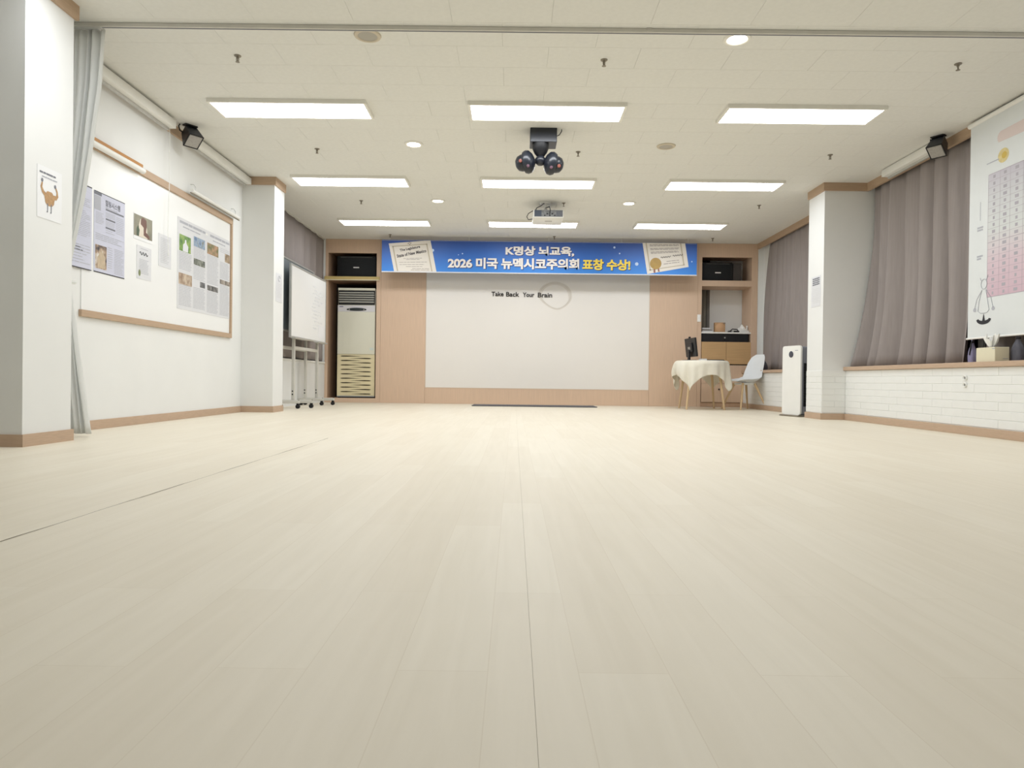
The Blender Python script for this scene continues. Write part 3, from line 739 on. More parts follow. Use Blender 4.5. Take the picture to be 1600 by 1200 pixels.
mb = MB(); FL.pg(mb, [(5.40, 1.485), (5.43, 1.48), (5.44, 1.53), (5.42, 1.565), (5.40, 1.54)], d + 0.0006); obj('plant_shape', mb, mat('print_green', (72, 88, 66), 0.4, 0.3), pp)
# certificate
t, d = paper('certificate_sheet', 'pale certificate with flourish and green seal below the small photo', 5.405, 5.62, 1.15, 1.41, M_PAPERG)
mb = MB(); FL.lines(mb, 5.44, 5.58, 1.19, 1.31, 10, 0.004, d); FL.lines(mb, 5.46, 5.57, 1.385, 1.395, 1, 0.004, d); obj('printed_text', mb, M_INKL, t)
mb = MB()
pts = [FL.p(5.445 + 0.12 * i / 20, 1.352 + 0.012 * math.sin(i * 0.95), d + 0.001) for i in range(21)]
mb.tube(pts, 0.0022, 5); obj('flourish', mb, M_INKD, t)
mb = MB(); FL.pg(mb, [(5.445 + 0.016 * math.cos(k * PI / 8), 1.195 + 0.026 * math.sin(k * PI / 8)) for k in range(16)], d + 0.0004); obj('seal', mb, mat('seal_olive', (128, 138, 96), 0.5, 0.3), t)
# faint sheet
t, d = paper('faint_sheet', 'faint grey paper between the certificate and the picture article', 5.735, 5.945, 1.30, 1.57, M_PAPERG)
mb = MB(); FL.lines(mb, 5.765, 5.91, 1.33, 1.545, 15, 0.005, d); obj('printed_text', mb, mat('ink_faint', (200, 202, 206), 0.6, 0.2), t)
# large article
t, d = paper('picture_article', 'large four column article with photos at the far end of the bulletin board', 6.055, 7.172, 0.98, 1.785, M_PAPERG)
mb = MB()
FL.lines(mb, 6.09, 6.60, 1.735, 1.765, 1, 0.022, d)
FL.lines(mb, 6.70, 7.16, 1.735, 1.765, 1, 0.022, d)
FL.lines(mb, 6.15, 6.60, 1.705, 1.722, 1, 0.010, d); FL.lines(mb, 6.76, 7.05, 1.70, 1.722, 1, 0.010, d)
obj('heading', mb, M_INKL, t)
mb = MB(); f = 0.0
colx = [(6.085, 6.32), (6.36, 6.60), (6.64, 6.89), (6.93, 7.15)]
for (a, b), blocks in zip(colx, [[(1.33, 1.49), (1.01, 1.20)], [(1.48, 1.585), (1.28, 1.41), (1.01, 1.21)], [(1.28, 1.56), (1.0, 1.21)], [(1.37, 1.54), (1.0, 1.31), (1.63, 1.68)]]):
    for z0, z1 in blocks: FL.lines(mb, a, b, z0, z1, max(2, int((z1 - z0) / 0.013)), 0.0055, d, ragged=0.1)
obj('printed_text', mb, mat('ink_pale', (190, 192, 198), 0.6, 0.2), t)
pics = [(6.087, 6.302, 1.495, 1.64, ((72, 118, 48), (112, 152, 66), (160, 182, 96)), 'green'),
        (6.36, 6.59, 1.585, 1.675, ((92, 116, 150), (150, 172, 196), (120, 120, 104)), 'blue'),
        (6.638, 6.89, 1.565, 1.672, ((96, 110, 58), (152, 130, 96), (190, 150, 120)), 'warm'),
        (7.045, 7.165, 1.55, 1.635, ((120, 100, 78), (166, 146, 122), (196, 180, 156)), 'tan'),
        (6.364, 6.594, 1.415, 1.475, ((60, 62, 56), (116, 120, 108), (168, 170, 160)), 'grey'),
        (6.08, 6.332, 1.20, 1.30, ((140, 112, 90), (182, 162, 140), (206, 190, 168)), 'beige'),
        (6.495, 6.60, 1.22, 1.272, ((52, 52, 54), (98, 98, 100), (150, 150, 150)), 'dark'),
        (6.648, 6.89, 1.215, 1.265, ((50, 50, 52), (110, 108, 106), (160, 156, 152)), 'mono'),
        (6.93, 7.172, 1.315, 1.36, ((90, 84, 80), (150, 140, 130), (196, 186, 176)), 'dusk')]
for a, b, z0, z1, cs, nm in pics:
    mb = MB(); FL.rect(mb, a, b, z0, z1, d)
    p = obj('article_photo', mb, photo_mat('photo_' + nm, *cs, 16), t)
    if nm == 'green':
        mb = MB(); FL.pg(mb, [(6.15, 1.498), (6.25, 1.498), (6.255, 1.55), (6.22, 1.575), (6.215, 1.605), (6.19, 1.605), (6.185, 1.575), (6.155, 1.555)], d + 0.0005)
        obj('figure', mb, mat('print_white', (226, 228, 232), 0.4, 0.3), p)
mb = MB(); FL.rect(mb, 6.60, 6.645, 1.735, 1.752, d + 0.0008); obj('tape', mb, M_WHITE, t)

# rolled charts on the board's top rail
t = thing('rolled_chart', 'rolled chart with orange brown batten, top left of the bulletin board', 'rolled chart', (XL + 0.05, 5.1, 2.02))
obj('roll', MB().tube([(XL + 0.046, 4.45, 1.985), (XL + 0.046, 5.42, 1.985)], 0.022, 12), M_WHITE, t, smooth=True)
obj('batten', MB().box(XL + 0.022, XL + 0.045, 4.45, 5.42, 2.004, 2.036, bev=0.003), mat('batten_orange', (188, 136, 78), 0.5, 0.3, noise=0.1), t)
t = thing('rolled_chart', 'rolled white chart with metal rod, far end of the bulletin board', 'rolled chart', (XL + 0.05, 6.75, 2.02))
obj('roll', MB().tube([(XL + 0.05, 6.22, 2.055), (XL + 0.05, 7.28, 2.055)], 0.020, 12), M_WHITE, t, smooth=True)
obj('rod', MB().tube([(XL + 0.052, 6.20, 2.030), (XL + 0.052, 7.29, 2.030)], 0.006, 8), M_STEEL, t, smooth=True)
obj('hook', MB().tube([(XL + 0.002, 6.3, 2.13), (XL + 0.03, 6.3, 2.13), (XL + 0.05, 6.3, 2.10), (XL + 0.05, 6.3, 2.06)], 0.003, 6), M_ALU, t)
obj('hook', MB().tube([(XL + 0.002, 7.2, 2.13), (XL + 0.03, 7.2, 2.13), (XL + 0.05, 7.2, 2.10), (XL + 0.05, 7.2, 2.06)], 0.003, 6), M_ALU, t)
single('pull_cord', MB().tube([(XL + 0.05, 5.815, 2.46), (XL + 0.05, 5.82, 2.0), (XL + 0.045, 5.81, 1.6), (XL + 0.05, 5.815, 1.42)], 0.0025, 6).lathe([(0, 0), (0.006, 0.004), (0.007, 0.02), (0.003, 0.032), (0, 0.033)], 8, Matrix.Translation((XL + 0.05, 5.815, 1.392))), M_WHITE, 'thin white pull cord hanging from the near roller case', 'cord')

# poster on the near pillar
FP = Face((-2.6, 0, 0), (0, 1, 0), (0, 0, 1))
t = thing('pillar_poster', 'small poster of a tan creature with raised arms on the near pillar', 'poster', (-2.6, 3.85, 1.25))
mb = MB(); FP.sheet(mb, 3.748, 3.952, 1.245, 1.53, 0.0005, 0.002); obj('sheet', mb, M_PAPER, t)
d = 0.0028
mb = MB(); FP.lines(mb, 3.765, 3.935, 1.487, 1.503, 1, 0.010, d); obj('heading', mb, M_INK, t)
mb = MB(); FP.lines(mb, 3.785, 3.91, 1.467, 1.48, 1, 0.007, d); obj('subheading', mb, M_INKL, t)
tan = mat('print_tan', (196, 158, 116), 0.6, 0.2, noise=0.22, nscale=50)
mb = MB()
body = []
for k in range(28):
    a = 2 * PI * k / 28
    body.append((3.848 + 0.042 * math.cos(a) * (1 + 0.06 * math.sin(7 * a)), 1.362 + 0.042 * math.sin(a) * (1 + 0.05 * math.cos(6 * a))))
FP.pg(mb, body, d); obj('creature_body', mb, tan, t)
for pts in ([(3.815, 1.36), (3.785, 1.385), (3.772, 1.415), (3.782, 1.442), (3.792, 1.44), (3.787, 1.415), (3.803, 1.395), (3.828, 1.385)],
            [(3.872, 1.365), (3.905, 1.368), (3.921, 1.39), (3.914, 1.42), (3.903, 1.438), (3.894, 1.432), (3.905, 1.41), (3.902, 1.392), (3.875, 1.39)]):
    mb = MB(); FP.pg(mb, pts, d + 0.0003); obj('creature_arm', mb, tan, t)
for cx, cz in ((3.786, 1.452), (3.893, 1.441)):
    mb = MB(); FP.pg(mb, [(cx + 0.009 * math.cos(k * PI / 6), cz + 0.011 * math.sin(k * PI / 6)) for k in range(12)], d + 0.0005); obj('creature_fist', mb, M_INK, t)
for cx in (3.832, 3.862):
    mb = MB(); FP.pg(mb, [(cx - 0.004, 1.335), (cx + 0.004, 1.335), (cx + 0.003, 1.292), (cx + 0.002, 1.284), (cx - 0.01, 1.284), (cx - 0.003, 1.294)], d + 0.0003); obj('creature_leg', mb, M_INK, t)

# papers on the far pillars
FQ = Face((-2.62, 0, 0), (0, 1, 0), (0, 0, 1))
t = thing('notice_paper', 'white paper with small emblem on the far left pillar', 'notice', (-2.62, 7.66, 1.21))
mb = MB(); FQ.sheet(mb, 7.565, 7.765, 1.215, 1.53, 0.0005, 0.0025); obj('sheet', mb, M_PAPERG, t)
mb = MB()
mb.tube([FQ.p(7.665 + 0.03 * math.cos(k * 2 * PI / 14), 1.475 + 0.03 * math.sin(k * 2 * PI / 14), 0.004) for k in range(13)], 0.003, 5); obj('emblem', mb, M_INKL, t)
mb = MB(); FQ.lines(mb, 7.60, 7.74, 1.26, 1.42, 9, 0.005, 0.0032); obj('printed_text', mb, mat('ink_faint2', (212, 213, 214), 0.6, 0.2), t)
FN = Face((3.325, 0, 0), (0, -1, 0), (0, 0, 1))
t = thing('notice_paper', 'white notice with dark heading on the right pillar', 'notice', (3.325, 7.64, 1.23))
mb = MB(); FN.sheet(mb, -7.765, -7.535, 1.235, 1.57, 0.0005, 0.0025); obj('sheet', mb, M_PAPERG, t)
mb = MB(); FN.lines(mb, -7.735, -7.56, 1.47, 1.555, 4, 0.015, 0.0032); obj('heading', mb, M_INK, t)
mb = MB(); FN.lines(mb, -7.735, -7.56, 1.27, 1.44, 9, 0.005, 0.0032); obj('printed_text', mb, mat('ink_faint3', (214, 215, 214), 0.6, 0.2), t)

# ================================================================== RIGHT WALL THINGS
FC = Face((3.73, 0, 0), (0, -1, 0), (0, 0, 1))
t = thing('hanging_chart', 'long hanging roll chart with pink grid table at the right edge', 'wall chart', (3.73, 5.15, 0.76))
mb = MB(); FC.sheet(mb, -5.70, -4.60, 0.775, 2.50, 0.0, 0.0025); obj('sheet', mb, mat('chart_paper', (222, 226, 226), 0.5, 0.3, noise=0.02), t)
obj('top_roller', MB().tube([(3.73, 5.72, 2.515), (3.73, 4.58, 2.515)], 0.02, 12), M_WHITE, t, smooth=True)
obj('bottom_bar', MB().tube([(3.728, 5.71, 0.77), (3.728, 4.59, 0.77)], 0.008, 8), M_WHITE, t, smooth=True)
d = 0.0032
def chart_grad():
    m = bpy.data.materials.new('chart_grid_print'); m.use_nodes = True
    nt = m.node_tree; b = nt.nodes['Principled BSDF']; b.inputs['Roughness'].default_value = 0.5
    tc = nn(nt, 'ShaderNodeTexCoord'); sx = nn(nt, 'ShaderNodeSeparateXYZ'); nt.links.new(tc.outputs['Object'], sx.inputs[0])
    mr = nn(nt, 'ShaderNodeMapRange'); mr.inputs[1].default_value = 0.31; mr.inputs[2].default_value = 1.29
    nt.links.new(sx.outputs[2], mr.inputs[0])
    rp = nn(nt, 'ShaderNodeValToRGB'); e = rp.color_ramp.elements
    e[0].position = 0; e[0].color = lin((206, 178, 190)); e[1].position = 1; e[1].color = lin((196, 192, 202))
    for p, c in ((0.3, (212, 192, 200)), (0.55, (210, 214, 212)), (0.8, (204, 206, 208))): k = e.new(p); k.color = lin(c)
    nt.links.new(mr.outputs[0], rp.inputs[0]); nt.links.new(rp.outputs[0], b.inputs['Base Color'])
    return m
mb = MB(); FC.rect(mb, -5.475, -4.70, 1.085, 2.048, d); g = obj('grid_table', mb, chart_grad(), t)
mb = MB(); nr = 18
for i in range(nr + 1):
    z = 1.085 + (2.048 - 1.085) * i / nr; hh = 0.0022 if i in (0, nr, 8) else 0.0011
    FC.rect(mb, -5.475, -4.70, z - hh, z + hh, d + 0.0006)
for a in (-5.475, -5.345, -5.235, -5.10, -4.97, -4.84, -4.70): FC.rect(mb, a - 0.0013, a + 0.0013, 1.085, 2.048, d + 0.0006)
obj('grid_lines', mb, mat('ink_mauve', (178, 168, 178), 0.6, 0.2), g)
mb = MB()
for i in range(nr):
    z = 1.085 + (2.048 - 1.085) * (i + 0.5) / nr
    for a, wd in ((-5.41, 0.035), (-5.29, 0.045), (-5.165, 0.04), (-5.035, 0.04), (-4.905, 0.04), (-4.77, 0.04)):
        w2 = wd * random.uniform(0.5, 1); FC.rect(mb, a - w2 / 2, a + w2 / 2, z - 0.012, z + 0.012, d + 0.0006)
obj('cell_text', mb, mat('ink_cell', (176, 172, 180), 0.6, 0.2), g)
mb = MB(); FC.pg(mb, [(-5.40 + 0.085 + 0.06 * math.cos(k * PI / 10), 2.155 + 0.055 * math.sin(k * PI / 10)) for k in range(20)], d); sun = obj('yellow_glow', mb, mat('print_yellow', (222, 206, 150), 0.5, 0.2, noise=0.15, nscale=30), t)
mb = MB(); FC.pg(mb, [(-5.305 + 0.028 * math.cos(k * PI / 8), 2.155 + 0.026 * math.sin(k * PI / 8)) for k in range(16)], d + 0.0005); obj('yellow_core', mb, mat('print_gold', (206, 178, 92), 0.5, 0.2), sun)
mb = MB(); FC.rect(mb, -5.50, -5.36, 2.137, 2.145, d + 0.0006); obj('grey_stroke', mb, M_INKL, t)
pts = [(-5.36, 2.27)] + [(-5.33 + 0.055 * math.cos(a), 2.305 + 0.05 * math.sin(a)) for a in [PI * 1.25 - i * PI / 8 for i in range(6)]] + [(-4.85, 2.36), (-4.85, 2.255)]
mb = MB(); FC.pg(mb, pts, d); ov = obj('title_oval', mb, mat('print_rose', (218, 204, 200), 0.5, 0.2), t)
mb = MB()
for z in (1.645, 1.415): FC.lines(mb, -5.60, -5.53, z - 0.02, z + 0.02, 2, 0.014, d)
FC.rect(mb, -5.57, -5.563, 1.71, 1.86, d)
obj('margin_notes', mb, M_INKL, t)
# line drawing of a small standing figure
def stroke(mb, pts, r=0.0017): mb.tube([FC.p(a, b, d + 0.002) for a, b in pts], r, 5)
mb = MB()
stroke(mb, [(-5.53, 1.15), (-5.56, 1.07), (-5.575, 0.985), (-5.545, 0.965), (-5.47, 0.965), (-5.445, 0.985), (-5.465, 1.07), (-5.485, 1.15)])
obj('figure_dress', mb, M_INKL, t)
mb = MB(); stroke(mb, [(-5.53, 1.15), (-5.59, 1.08), (-5.615, 1.005)]); stroke(mb, [(-5.485, 1.15), (-5.425, 1.08), (-5.40, 1.0)]); obj('figure_arms', mb, M_INKL, t)
mb = MB(); stroke(mb, [(-5.508 + 0.034 * math.cos(k * PI / 8), 1.195 + 0.04 * math.sin(k * PI / 8)) for k in range(17)]); stroke(mb, [(-5.54, 1.225), (-5.555, 1.25)]); stroke(mb, [(-5.48, 1.225), (-5.462, 1.26)]); obj('figure_head', mb, M_INKL, t)
for a, z in ((-5.615, 0.998), (-5.40, 0.992)):
    mb = MB(); FC.pg(mb, [(a + 0.018 * math.cos(k * PI / 6), z + 0.016 * math.sin(k * PI / 6)) for k in range(12)], d + 0.001); obj('figure_hand', mb, M_INKL, t)
mb = MB(); pa = [(-5.507 + 0.085 * math.cos(a), 0.915 + 0.04 * math.sin(a)) for a in [PI + i * PI / 14 for i in range(15)]]
pb = [(-5.507 + 0.06 * math.cos(a), 0.922 + 0.018 * math.sin(a)) for a in [2 * PI - i * PI / 14 for i in range(15)]]
FC.pg(mb, pa + pb, d + 0.001)
FC.pg(mb, [(-5.525, 0.895), (-5.489, 0.895), (-5.507, 0.962)], d + 0.0015); obj('base_ring', mb, M_INKD, t)
# fix: hang cords to the trim
obj('hanger', MB().box(3.74, 3.772, 5.55, 5.57, 2.50, 2.53), M_WHITE, t); obj('hanger', MB().box(3.74, 3.772, 4.75, 4.77, 2.50, 2.53), M_WHITE, t)

# wall outlets in the brick wall
for zz, lab in ((0.447, 'upper small round wall socket in the white brick wall'), (0.392, 'lower small round wall socket in the white brick wall')):
    t = thing('wall_socket', lab, 'socket', (3.568, 5.48, zz), group='round sockets under the sill')
    R = Matrix.Translation((3.578, 5.48, zz)) @ Matrix.Rotation(-PI / 2, 4, 'Y')
    obj('rim', MB().lathe([(0.011, 0), (0.021, 0), (0.021, 0.014), (0.017, 0.017), (0.013, 0.013), (0.011, 0)], 18, R), M_WHITE, t, smooth=True)
    obj('face', MB().lathe([(0, 0.006), (0.013, 0.006), (0.013, 0), (0, 0)], 16, R), mat('socket_dark', (104, 104, 100), 0.5, 0.3), t)

# tissue box and bits on the sill
t = thing('tissue_box', 'cream tissue box with white tissue on the window sill below the chart', 'tissue box', (3.655, 5.295, 0.57))
obj('carton', MB().box(3.60, 3.71, 5.19, 5.40, 0.57, 0.68, bev=0.003), mat('carton_cream', (226, 220, 194), 0.6, 0.2, noise=0.03), t)
obj('slot', MB().box(3.635, 3.675, 5.24, 5.35, 0.679, 0.6815), M_INK, t)
obj('side_print', MB().box(3.5985, 3.6, 5.19, 5.22, 0.666, 0.672).box(3.66, 3.70, 5.1885, 5.19, 0.59, 0.594), M_INKL, t)
def tissue(u, v):
    a = 2 * PI * u
    r = 0.014 + 0.05 * v ** 0.7 * (1 + 0.28 * math.sin(4 * a + 0.7) + 0.15 * math.sin(7 * a))
    return (3.655 + 0.5 * r * math.cos(a), 5.305 + r * math.sin(a), 0.679 + v * (0.078 + 0.026 * math.sin(3 * a + 0.4) + 0.012 * math.sin(8 * a)))
obj('tissue', MB().grid(tissue, 28, 10, True), M_WHITE, t, smooth=True)
def lump(name, label, cat, c, s, m, seed):
    rnd = random.Random(seed); mb = MB()
    bmesh.ops.create_icosphere(mb.bm, subdivisions=3, radius=1)
    from mathutils import noise as NZ
    for v in mb.bm.verts:
        k = 1 + 0.22 * NZ.noise(v.co * 1.7 + Vector((seed, 0, 0)))
        v.co = Vector((v.co.x * s[0] * k, v.co.y * s[1] * k, max(-0.92, v.co.z) * s[2] * k))
    z = min(v.co.z for v in mb.bm.verts)
    for v in mb.bm.verts: v.co += Vector(c) - Vector((0, 0, z))
    return single(name, mb, m, label, cat, smooth=True)
def pouch(name, label, cx, cy, z0, wx, wy, h, m, strap=True):
    """soft cloth bag: pillowed body narrowing to a gathered top, with a strap loop"""
    t = thing(name, label, 'bag', (cx, cy, z0))
    def fn(u, v):
        a = 2 * PI * u
        k = [1.0, 1.1, 1.12, 1.08, 0.95, 0.75, 0.45, 0.25, 0.32][min(8, int(v * 8))]
        k += 0.05 * math.sin(5 * a + 3 * v)
        ca, sa = math.cos(a), math.sin(a)
        sq = (abs(ca) ** 3 + abs(sa) ** 3) ** (-1 / 3)
        return (cx + wx * k * ca * sq, cy + wy * k * sa * sq, z0 + h * v)
    g = MB().grid(fn, 28, 8, True)
    bm = g.bm; bm.verts.ensure_lookup_table()
    bm.faces.new([bm.verts[i * 9] for i in range(28)][::-1])
    bm.faces.new([bm.verts[i * 9 + 8] for i in range(28)])
    obj('body', g, m, t, smooth=True)
    obj('drawstring', MB().tube([(cx + wx * 0.32 * math.cos(a), cy + wy * 0.32 * math.sin(a), z0 + h * 0.87) for a in [k * PI / 8 for k in range(17)]], 0.005, 6), M_INKD, t, smooth=True)
    if strap: obj('strap', MB().tube([(cx, cy - wy * 0.3, z0 + h), (cx - wx, cy - wy * 0.6, z0 + h * 0.8), (cx - wx * 1.15, cy - wy * 0.2, z0 + h * 0.35)], 0.006, 6), M_INKD, t, smooth=True)
    return t
pouch('cloth_bag', 'lilac cloth bag on the sill between curtain edge and tissue box', 3.785, 5.72, 0.57, 0.026, 0.03, 0.20, M_LILAC)
pouch('drawstring_pouch', 'dark grey pouch on the sill behind the tissue box', 3.76, 5.17, 0.57, 0.03, 0.05, 0.20, M_GREYBAG, False)
pouch('sill_bag', 'dark grey bag on the sill behind the white chair', 3.67, 10.2, 0.57, 0.05, 0.08, 0.18, M_GREYBAG)

# ================================================================== BANNER AND SCREEN LETTERING
YN = 10.44
FBN = Face((0, YN, 0), (1, 0, 0), (0, 0, 1))   # normal -Y
def banner_mat():
    m = bpy.data.materials.new('banner_print'); m.use_nodes = True
    nt = m.node_tree; b = nt.nodes['Principled BSDF']; b.inputs['Roughness'].default_value = 0.45
    tc = nn(nt, 'ShaderNodeTexCoord'); sx = nn(nt, 'ShaderNodeSeparateXYZ'); nt.links.new(tc.outputs['Object'], sx.inputs[0])
    mr = nn(nt, 'ShaderNodeMapRange'); mr.inputs[1].default_value = 0.0; mr.inputs[2].default_value = 0.48
    nt.links.new(sx.outputs[2], mr.inputs[0])
    no = nn(nt, 'ShaderNodeTexNoise'); no.inputs['Scale'].default_value = 1.6
    nt.links.new(tc.outputs['Object'], no.inputs['Vector'])
    ad = nn(nt, 'ShaderNodeMath', operation='MULTIPLY_ADD'); ad.inputs[1].default_value = 0.35; nt.links.new(no.outputs['Fac'], ad.inputs[0])
    sb = nn(nt, 'ShaderNodeMath', operation='SUBTRACT'); sb.inputs[1].default_value = 0.17
    nt.links.new(mr.outputs[0], ad.inputs[2]); nt.links.new(ad.outputs[0], sb.inputs[0])
    rp = nn(nt, 'ShaderNodeValToRGB'); e = rp.color_ramp.elements
    e[0].position = 0; e[0].color = lin((58, 136, 220)); e[1].position = 1; e[1].color = lin((44, 76, 152))
    k = e.new(0.5); k.color = lin((48, 106, 192))
    nt.links.new(sb.outputs[0], rp.inputs[0]); nt.links.new(rp.outputs[0], b.inputs['Base Color'])
    return m
t = thing('banner', 'blue award banner with Korean lettering and two certificates across the back wall', 'banner', (0.36, YN, 2.0))
mb = MB(); FBN.sheet(mb, -2.018, 2.735, 2.0, 2.478, -0.002, 0.0); sh = obj('sheet', mb, banner_mat(), t)
mb = MB(); FBN.sheet(mb, -2.02, 2.737, 1.988, 2.002, -0.004, 0.002); obj('hem', mb, M_PAPERG, t)
obj('top_rod', MB().tube([(-2.02, YN + 0.006, 2.47), (2.737, YN + 0.006, 2.47)], 0.007, 8), M_ALU, t, smooth=True)
for xx in (-1.9, -0.7, 0.5, 1.6, 2.6): obj('hanger_cord', MB().tube([(xx, YN + 0.008, 2.47), (xx, YN + 0.02, H)], 0.0025, 6), M_WHITE, t)
WHT = mat('print_ivory', (240, 234, 228), 0.5, 0.2); YEL = mat('print_lemon', (246, 218, 96), 0.5, 0.2); DKB = mat('print_shadow_navy', (58, 62, 110), 0.5, 0.2)
for body, a0, a1, b0, b1, m in (('K명상 뇌교육,', -0.151, 0.885, 2.253, 2.405, WHT), ('2026 미국 뉴멕시코주의회', -1.02, 0.962, 2.055, 2.222, WHT), ('표창 수상!', 1.01, 1.735, 2.055, 2.222, YEL)):
    mb = MB(); put_text(mb, body, FBN, a0 + 0.008, a1 + 0.008, b0 - 0.009, b1 - 0.009, 0.0010, bold=0.052, sp=0.96); obj('letter_shadow', mb, DKB, t)
    mb = MB(); put_text(mb, body, FBN, a0, a1, b0, b1, 0.0022, bold=0.040, sp=0.96); obj('lettering', mb, m, t)
for (cx, cz, r) in ((-1.25, 2.325, 0.022), (-0.80, 2.28, 0.010), (-0.86, 2.262, 0.007), (1.49, 2.40, 0.016), (1.57, 2.31, 0.011), (1.83, 2.155, 0.026), (2.66, 2.20, 0.010)):
    mb = MB(); FBN.pg(mb, [(cx + r * math.cos(k * PI / 7), cz + r * math.sin(k * PI / 7)) for k in range(14)], 0.0012); obj('star_dot', mb, mat('print_skyblue', (190, 212, 240), 0.5, 0.2), t)
def cert(corners, side):
    (ax, az), (bx, bz), (cx, cz), (dx, dz) = corners     # tl tr br bl
    def q(u, v, d):
        x = (ax * (1 - u) + bx * u) * (1 - v) + (dx * (1 - u) + cx * u) * v
        z = (az * (1 - u) + bz * u) * (1 - v) + (dz * (1 - u) + cz * u) * v
        return FBN.p(x, min(max(z, 2.003), 2.475), d)
    def rq(mb, u0, u1, v0, v1, d): mb.quad(q(u0, v1, d), q(u1, v1, d), q(u1, v0, d), q(u0, v0, d))
    mb = MB(); rq(mb, 0, 1, 0, 1, 0.0014); c = obj('certificate_print', mb, mat('print_bone', (226, 220, 210), 0.5, 0.2), t)
    mb = MB()
    top = 0.10 if side == 'l' else -0.02; bot = 0.995 if side == 'l' else 0.90
    rq(mb, 0.07, 0.10, top, bot, 0.002); rq(mb, 0.88, 0.91, top, bot, 0.002)
    if side == 'l': rq(mb, 0.07, 0.91, top, top + 0.03, 0.002)
    else: rq(mb, 0.07, 0.91, bot - 0.03, bot, 0.002)
    obj('certificate_border', mb, mat('print_khaki', (190, 180, 160), 0.5, 0.2), c)
    mb = MB()
    def tl(u0, u1, v, h):
        u = u0
        while u < u1:
            e = min(u1, u + random.uniform(0.05, 0.14)); rq(mb, u, e, v, v + h, 0.002); u = e + 0.012
    if side == 'l':
        for v, u0, u1 in ((0.55, 0.28, 0.72), (0.59, 0.34, 0.66), (0.68, 0.16, 0.82), (0.76, 0.16, 0.74), (0.83, 0.30, 0.70), (0.90, 0.44, 0.84), (0.945, 0.40, 0.84)): tl(u0, u1, v, 0.014)
    else:
        for v, u0, u1 in ((0.05, 0.16, 0.84), (0.09, 0.16, 0.84), (0.18, 0.16, 0.84), (0.22, 0.16, 0.82), (0.30, 0.16, 0.80), (0.34, 0.16, 0.82), (0.66, 0.5, 0.8), (0.74, 0.42, 0.8)): tl(u0, u1, v, 0.022)
    obj('certificate_text', mb, mat('print_greybrown', (158, 150, 146), 0.5, 0.2), c)
    return c, q, rq
cl, q, rq = cert([(-1.915, 2.42), (-1.285, 2.475), (-1.19, 2.003), (-1.83, 2.003)], 'l')
rot = 0.20
for body, a0, b0, wd, hh in (('The Legislature', -1.74, 2.288, 0.31, 0.050), ('State of New Mexico', -1.785, 2.205, 0.45, 0.050)):
    mb = MB(); put_text(mb, body, FBN, a0, a0 + wd, b0, b0 + hh, 0.0024, bold=0.03, rot=rot); obj('certificate_heading', mb, mat('print_charcoal', (76, 72, 74), 0.5, 0.2), cl)
mb = MB(); cxx, czz = -1.60, 2.425
for i in range(4):
    a = i * PI / 2 + 0.2
    FBN.pg(mb, [(cxx + 0.034 * math.cos(a), czz + 0.034 * math.sin(a)), (cxx + 0.018 * math.cos(a + 0.6), czz + 0.018 * math.sin(a + 0.6)), (cxx + 0.006 * math.cos(a), czz + 0.006 * math.sin(a)), (cxx + 0.018 * math.cos(a - 0.6), czz + 0.018 * math.sin(a - 0.6))], 0.0024)
obj('certificate_crest', mb, mat('print_greybrown2', (150, 142, 138), 0.5, 0.2), cl)
cr, q, rq = cert([(1.912, 2.476), (2.555, 2.476), (2.612, 2.12), (1.99, 2.004)], 'r')
mb = MB()
for a0, z0 in ((2.19, 2.255), (2.37, 2.283)):
    mb.tube([FBN.p(a0 + 0.15 * i / 16, z0 + 0.018 * i / 16 + 0.012 * math.sin(i * 1.7), 0.004) for i in range(17)], 0.0035, 5)
obj('signature', mb, mat('print_charcoal', (76, 72, 74), 0.5, 0.2), cr)
mb = MB(); gx, gz = 2.115, 2.165
FBN.pg(mb, [(gx + (0.085 + 0.003 * (k % 2)) * math.cos(k * PI / 24), gz + (0.085 + 0.003 * (k % 2)) * math.sin(k * PI / 24)) for k in range(48)], 0.003); seal = obj('gold_seal', mb, mat('print_seal', (178, 146, 78), 0.4, 0.4, noise=0.12, nscale=14), cr)
mb = MB()
FBN.pg(mb, [(2.085, 2.09), (2.112, 2.085), (2.112, 2.022), (2.085, 2.03)], 0.0026); FBN.pg(mb, [(2.145, 2.095), (2.168, 2.09), (2.176, 2.04), (2.152, 2.045)], 0.0026)
obj('seal_ribbon', mb, mat('print_ribbon', (150, 104, 96), 0.5, 0.2), cr)

FS = Face((0, YB + 0.006, 0), (1, 0, 0), (0, 0, 1))
t = thing('wall_lettering', 'black words Take Back Your Brain on the white stage screen', 'lettering', (0.12, YB, 1.68))
for wd, a0, a1, b0, b1 in (('Take', -0.367, -0.178, 1.690, 1.757), ('Back', -0.138, 0.066, 1.686, 1.755), ('Your', 0.122, 0.302, 1.684, 1.750), ('Brain', 0.357, 0.580, 1.680, 1.750)):
    vs_, fs_ = text_mesh(wd, 0.018)
    x0 = min(v.x for v in vs_); x1 = max(v.x for v in vs_); y1 = max(v.y for v in vs_); y0 = 0.0 if wd != 'x' else 0
    mb = MB(); top = [FS.p(a0 + (v.x - x0) / (x1 - x0) * (a1 - a0), b0 + (v.y) / y1 * (b1 - b0), 0.010) for v in vs_]
    mb.data(top, fs_)
    rr = bmesh.ops.extrude_face_region(mb.bm, geom=mb.bm.faces[:])
    for v in rr['geom']:
        if isinstance(v, bmesh.types.BMVert): v.co.y += 0.010
    obj('word', mb, mat('letter_black', (44, 40, 36), 0.5, 0.3), t)
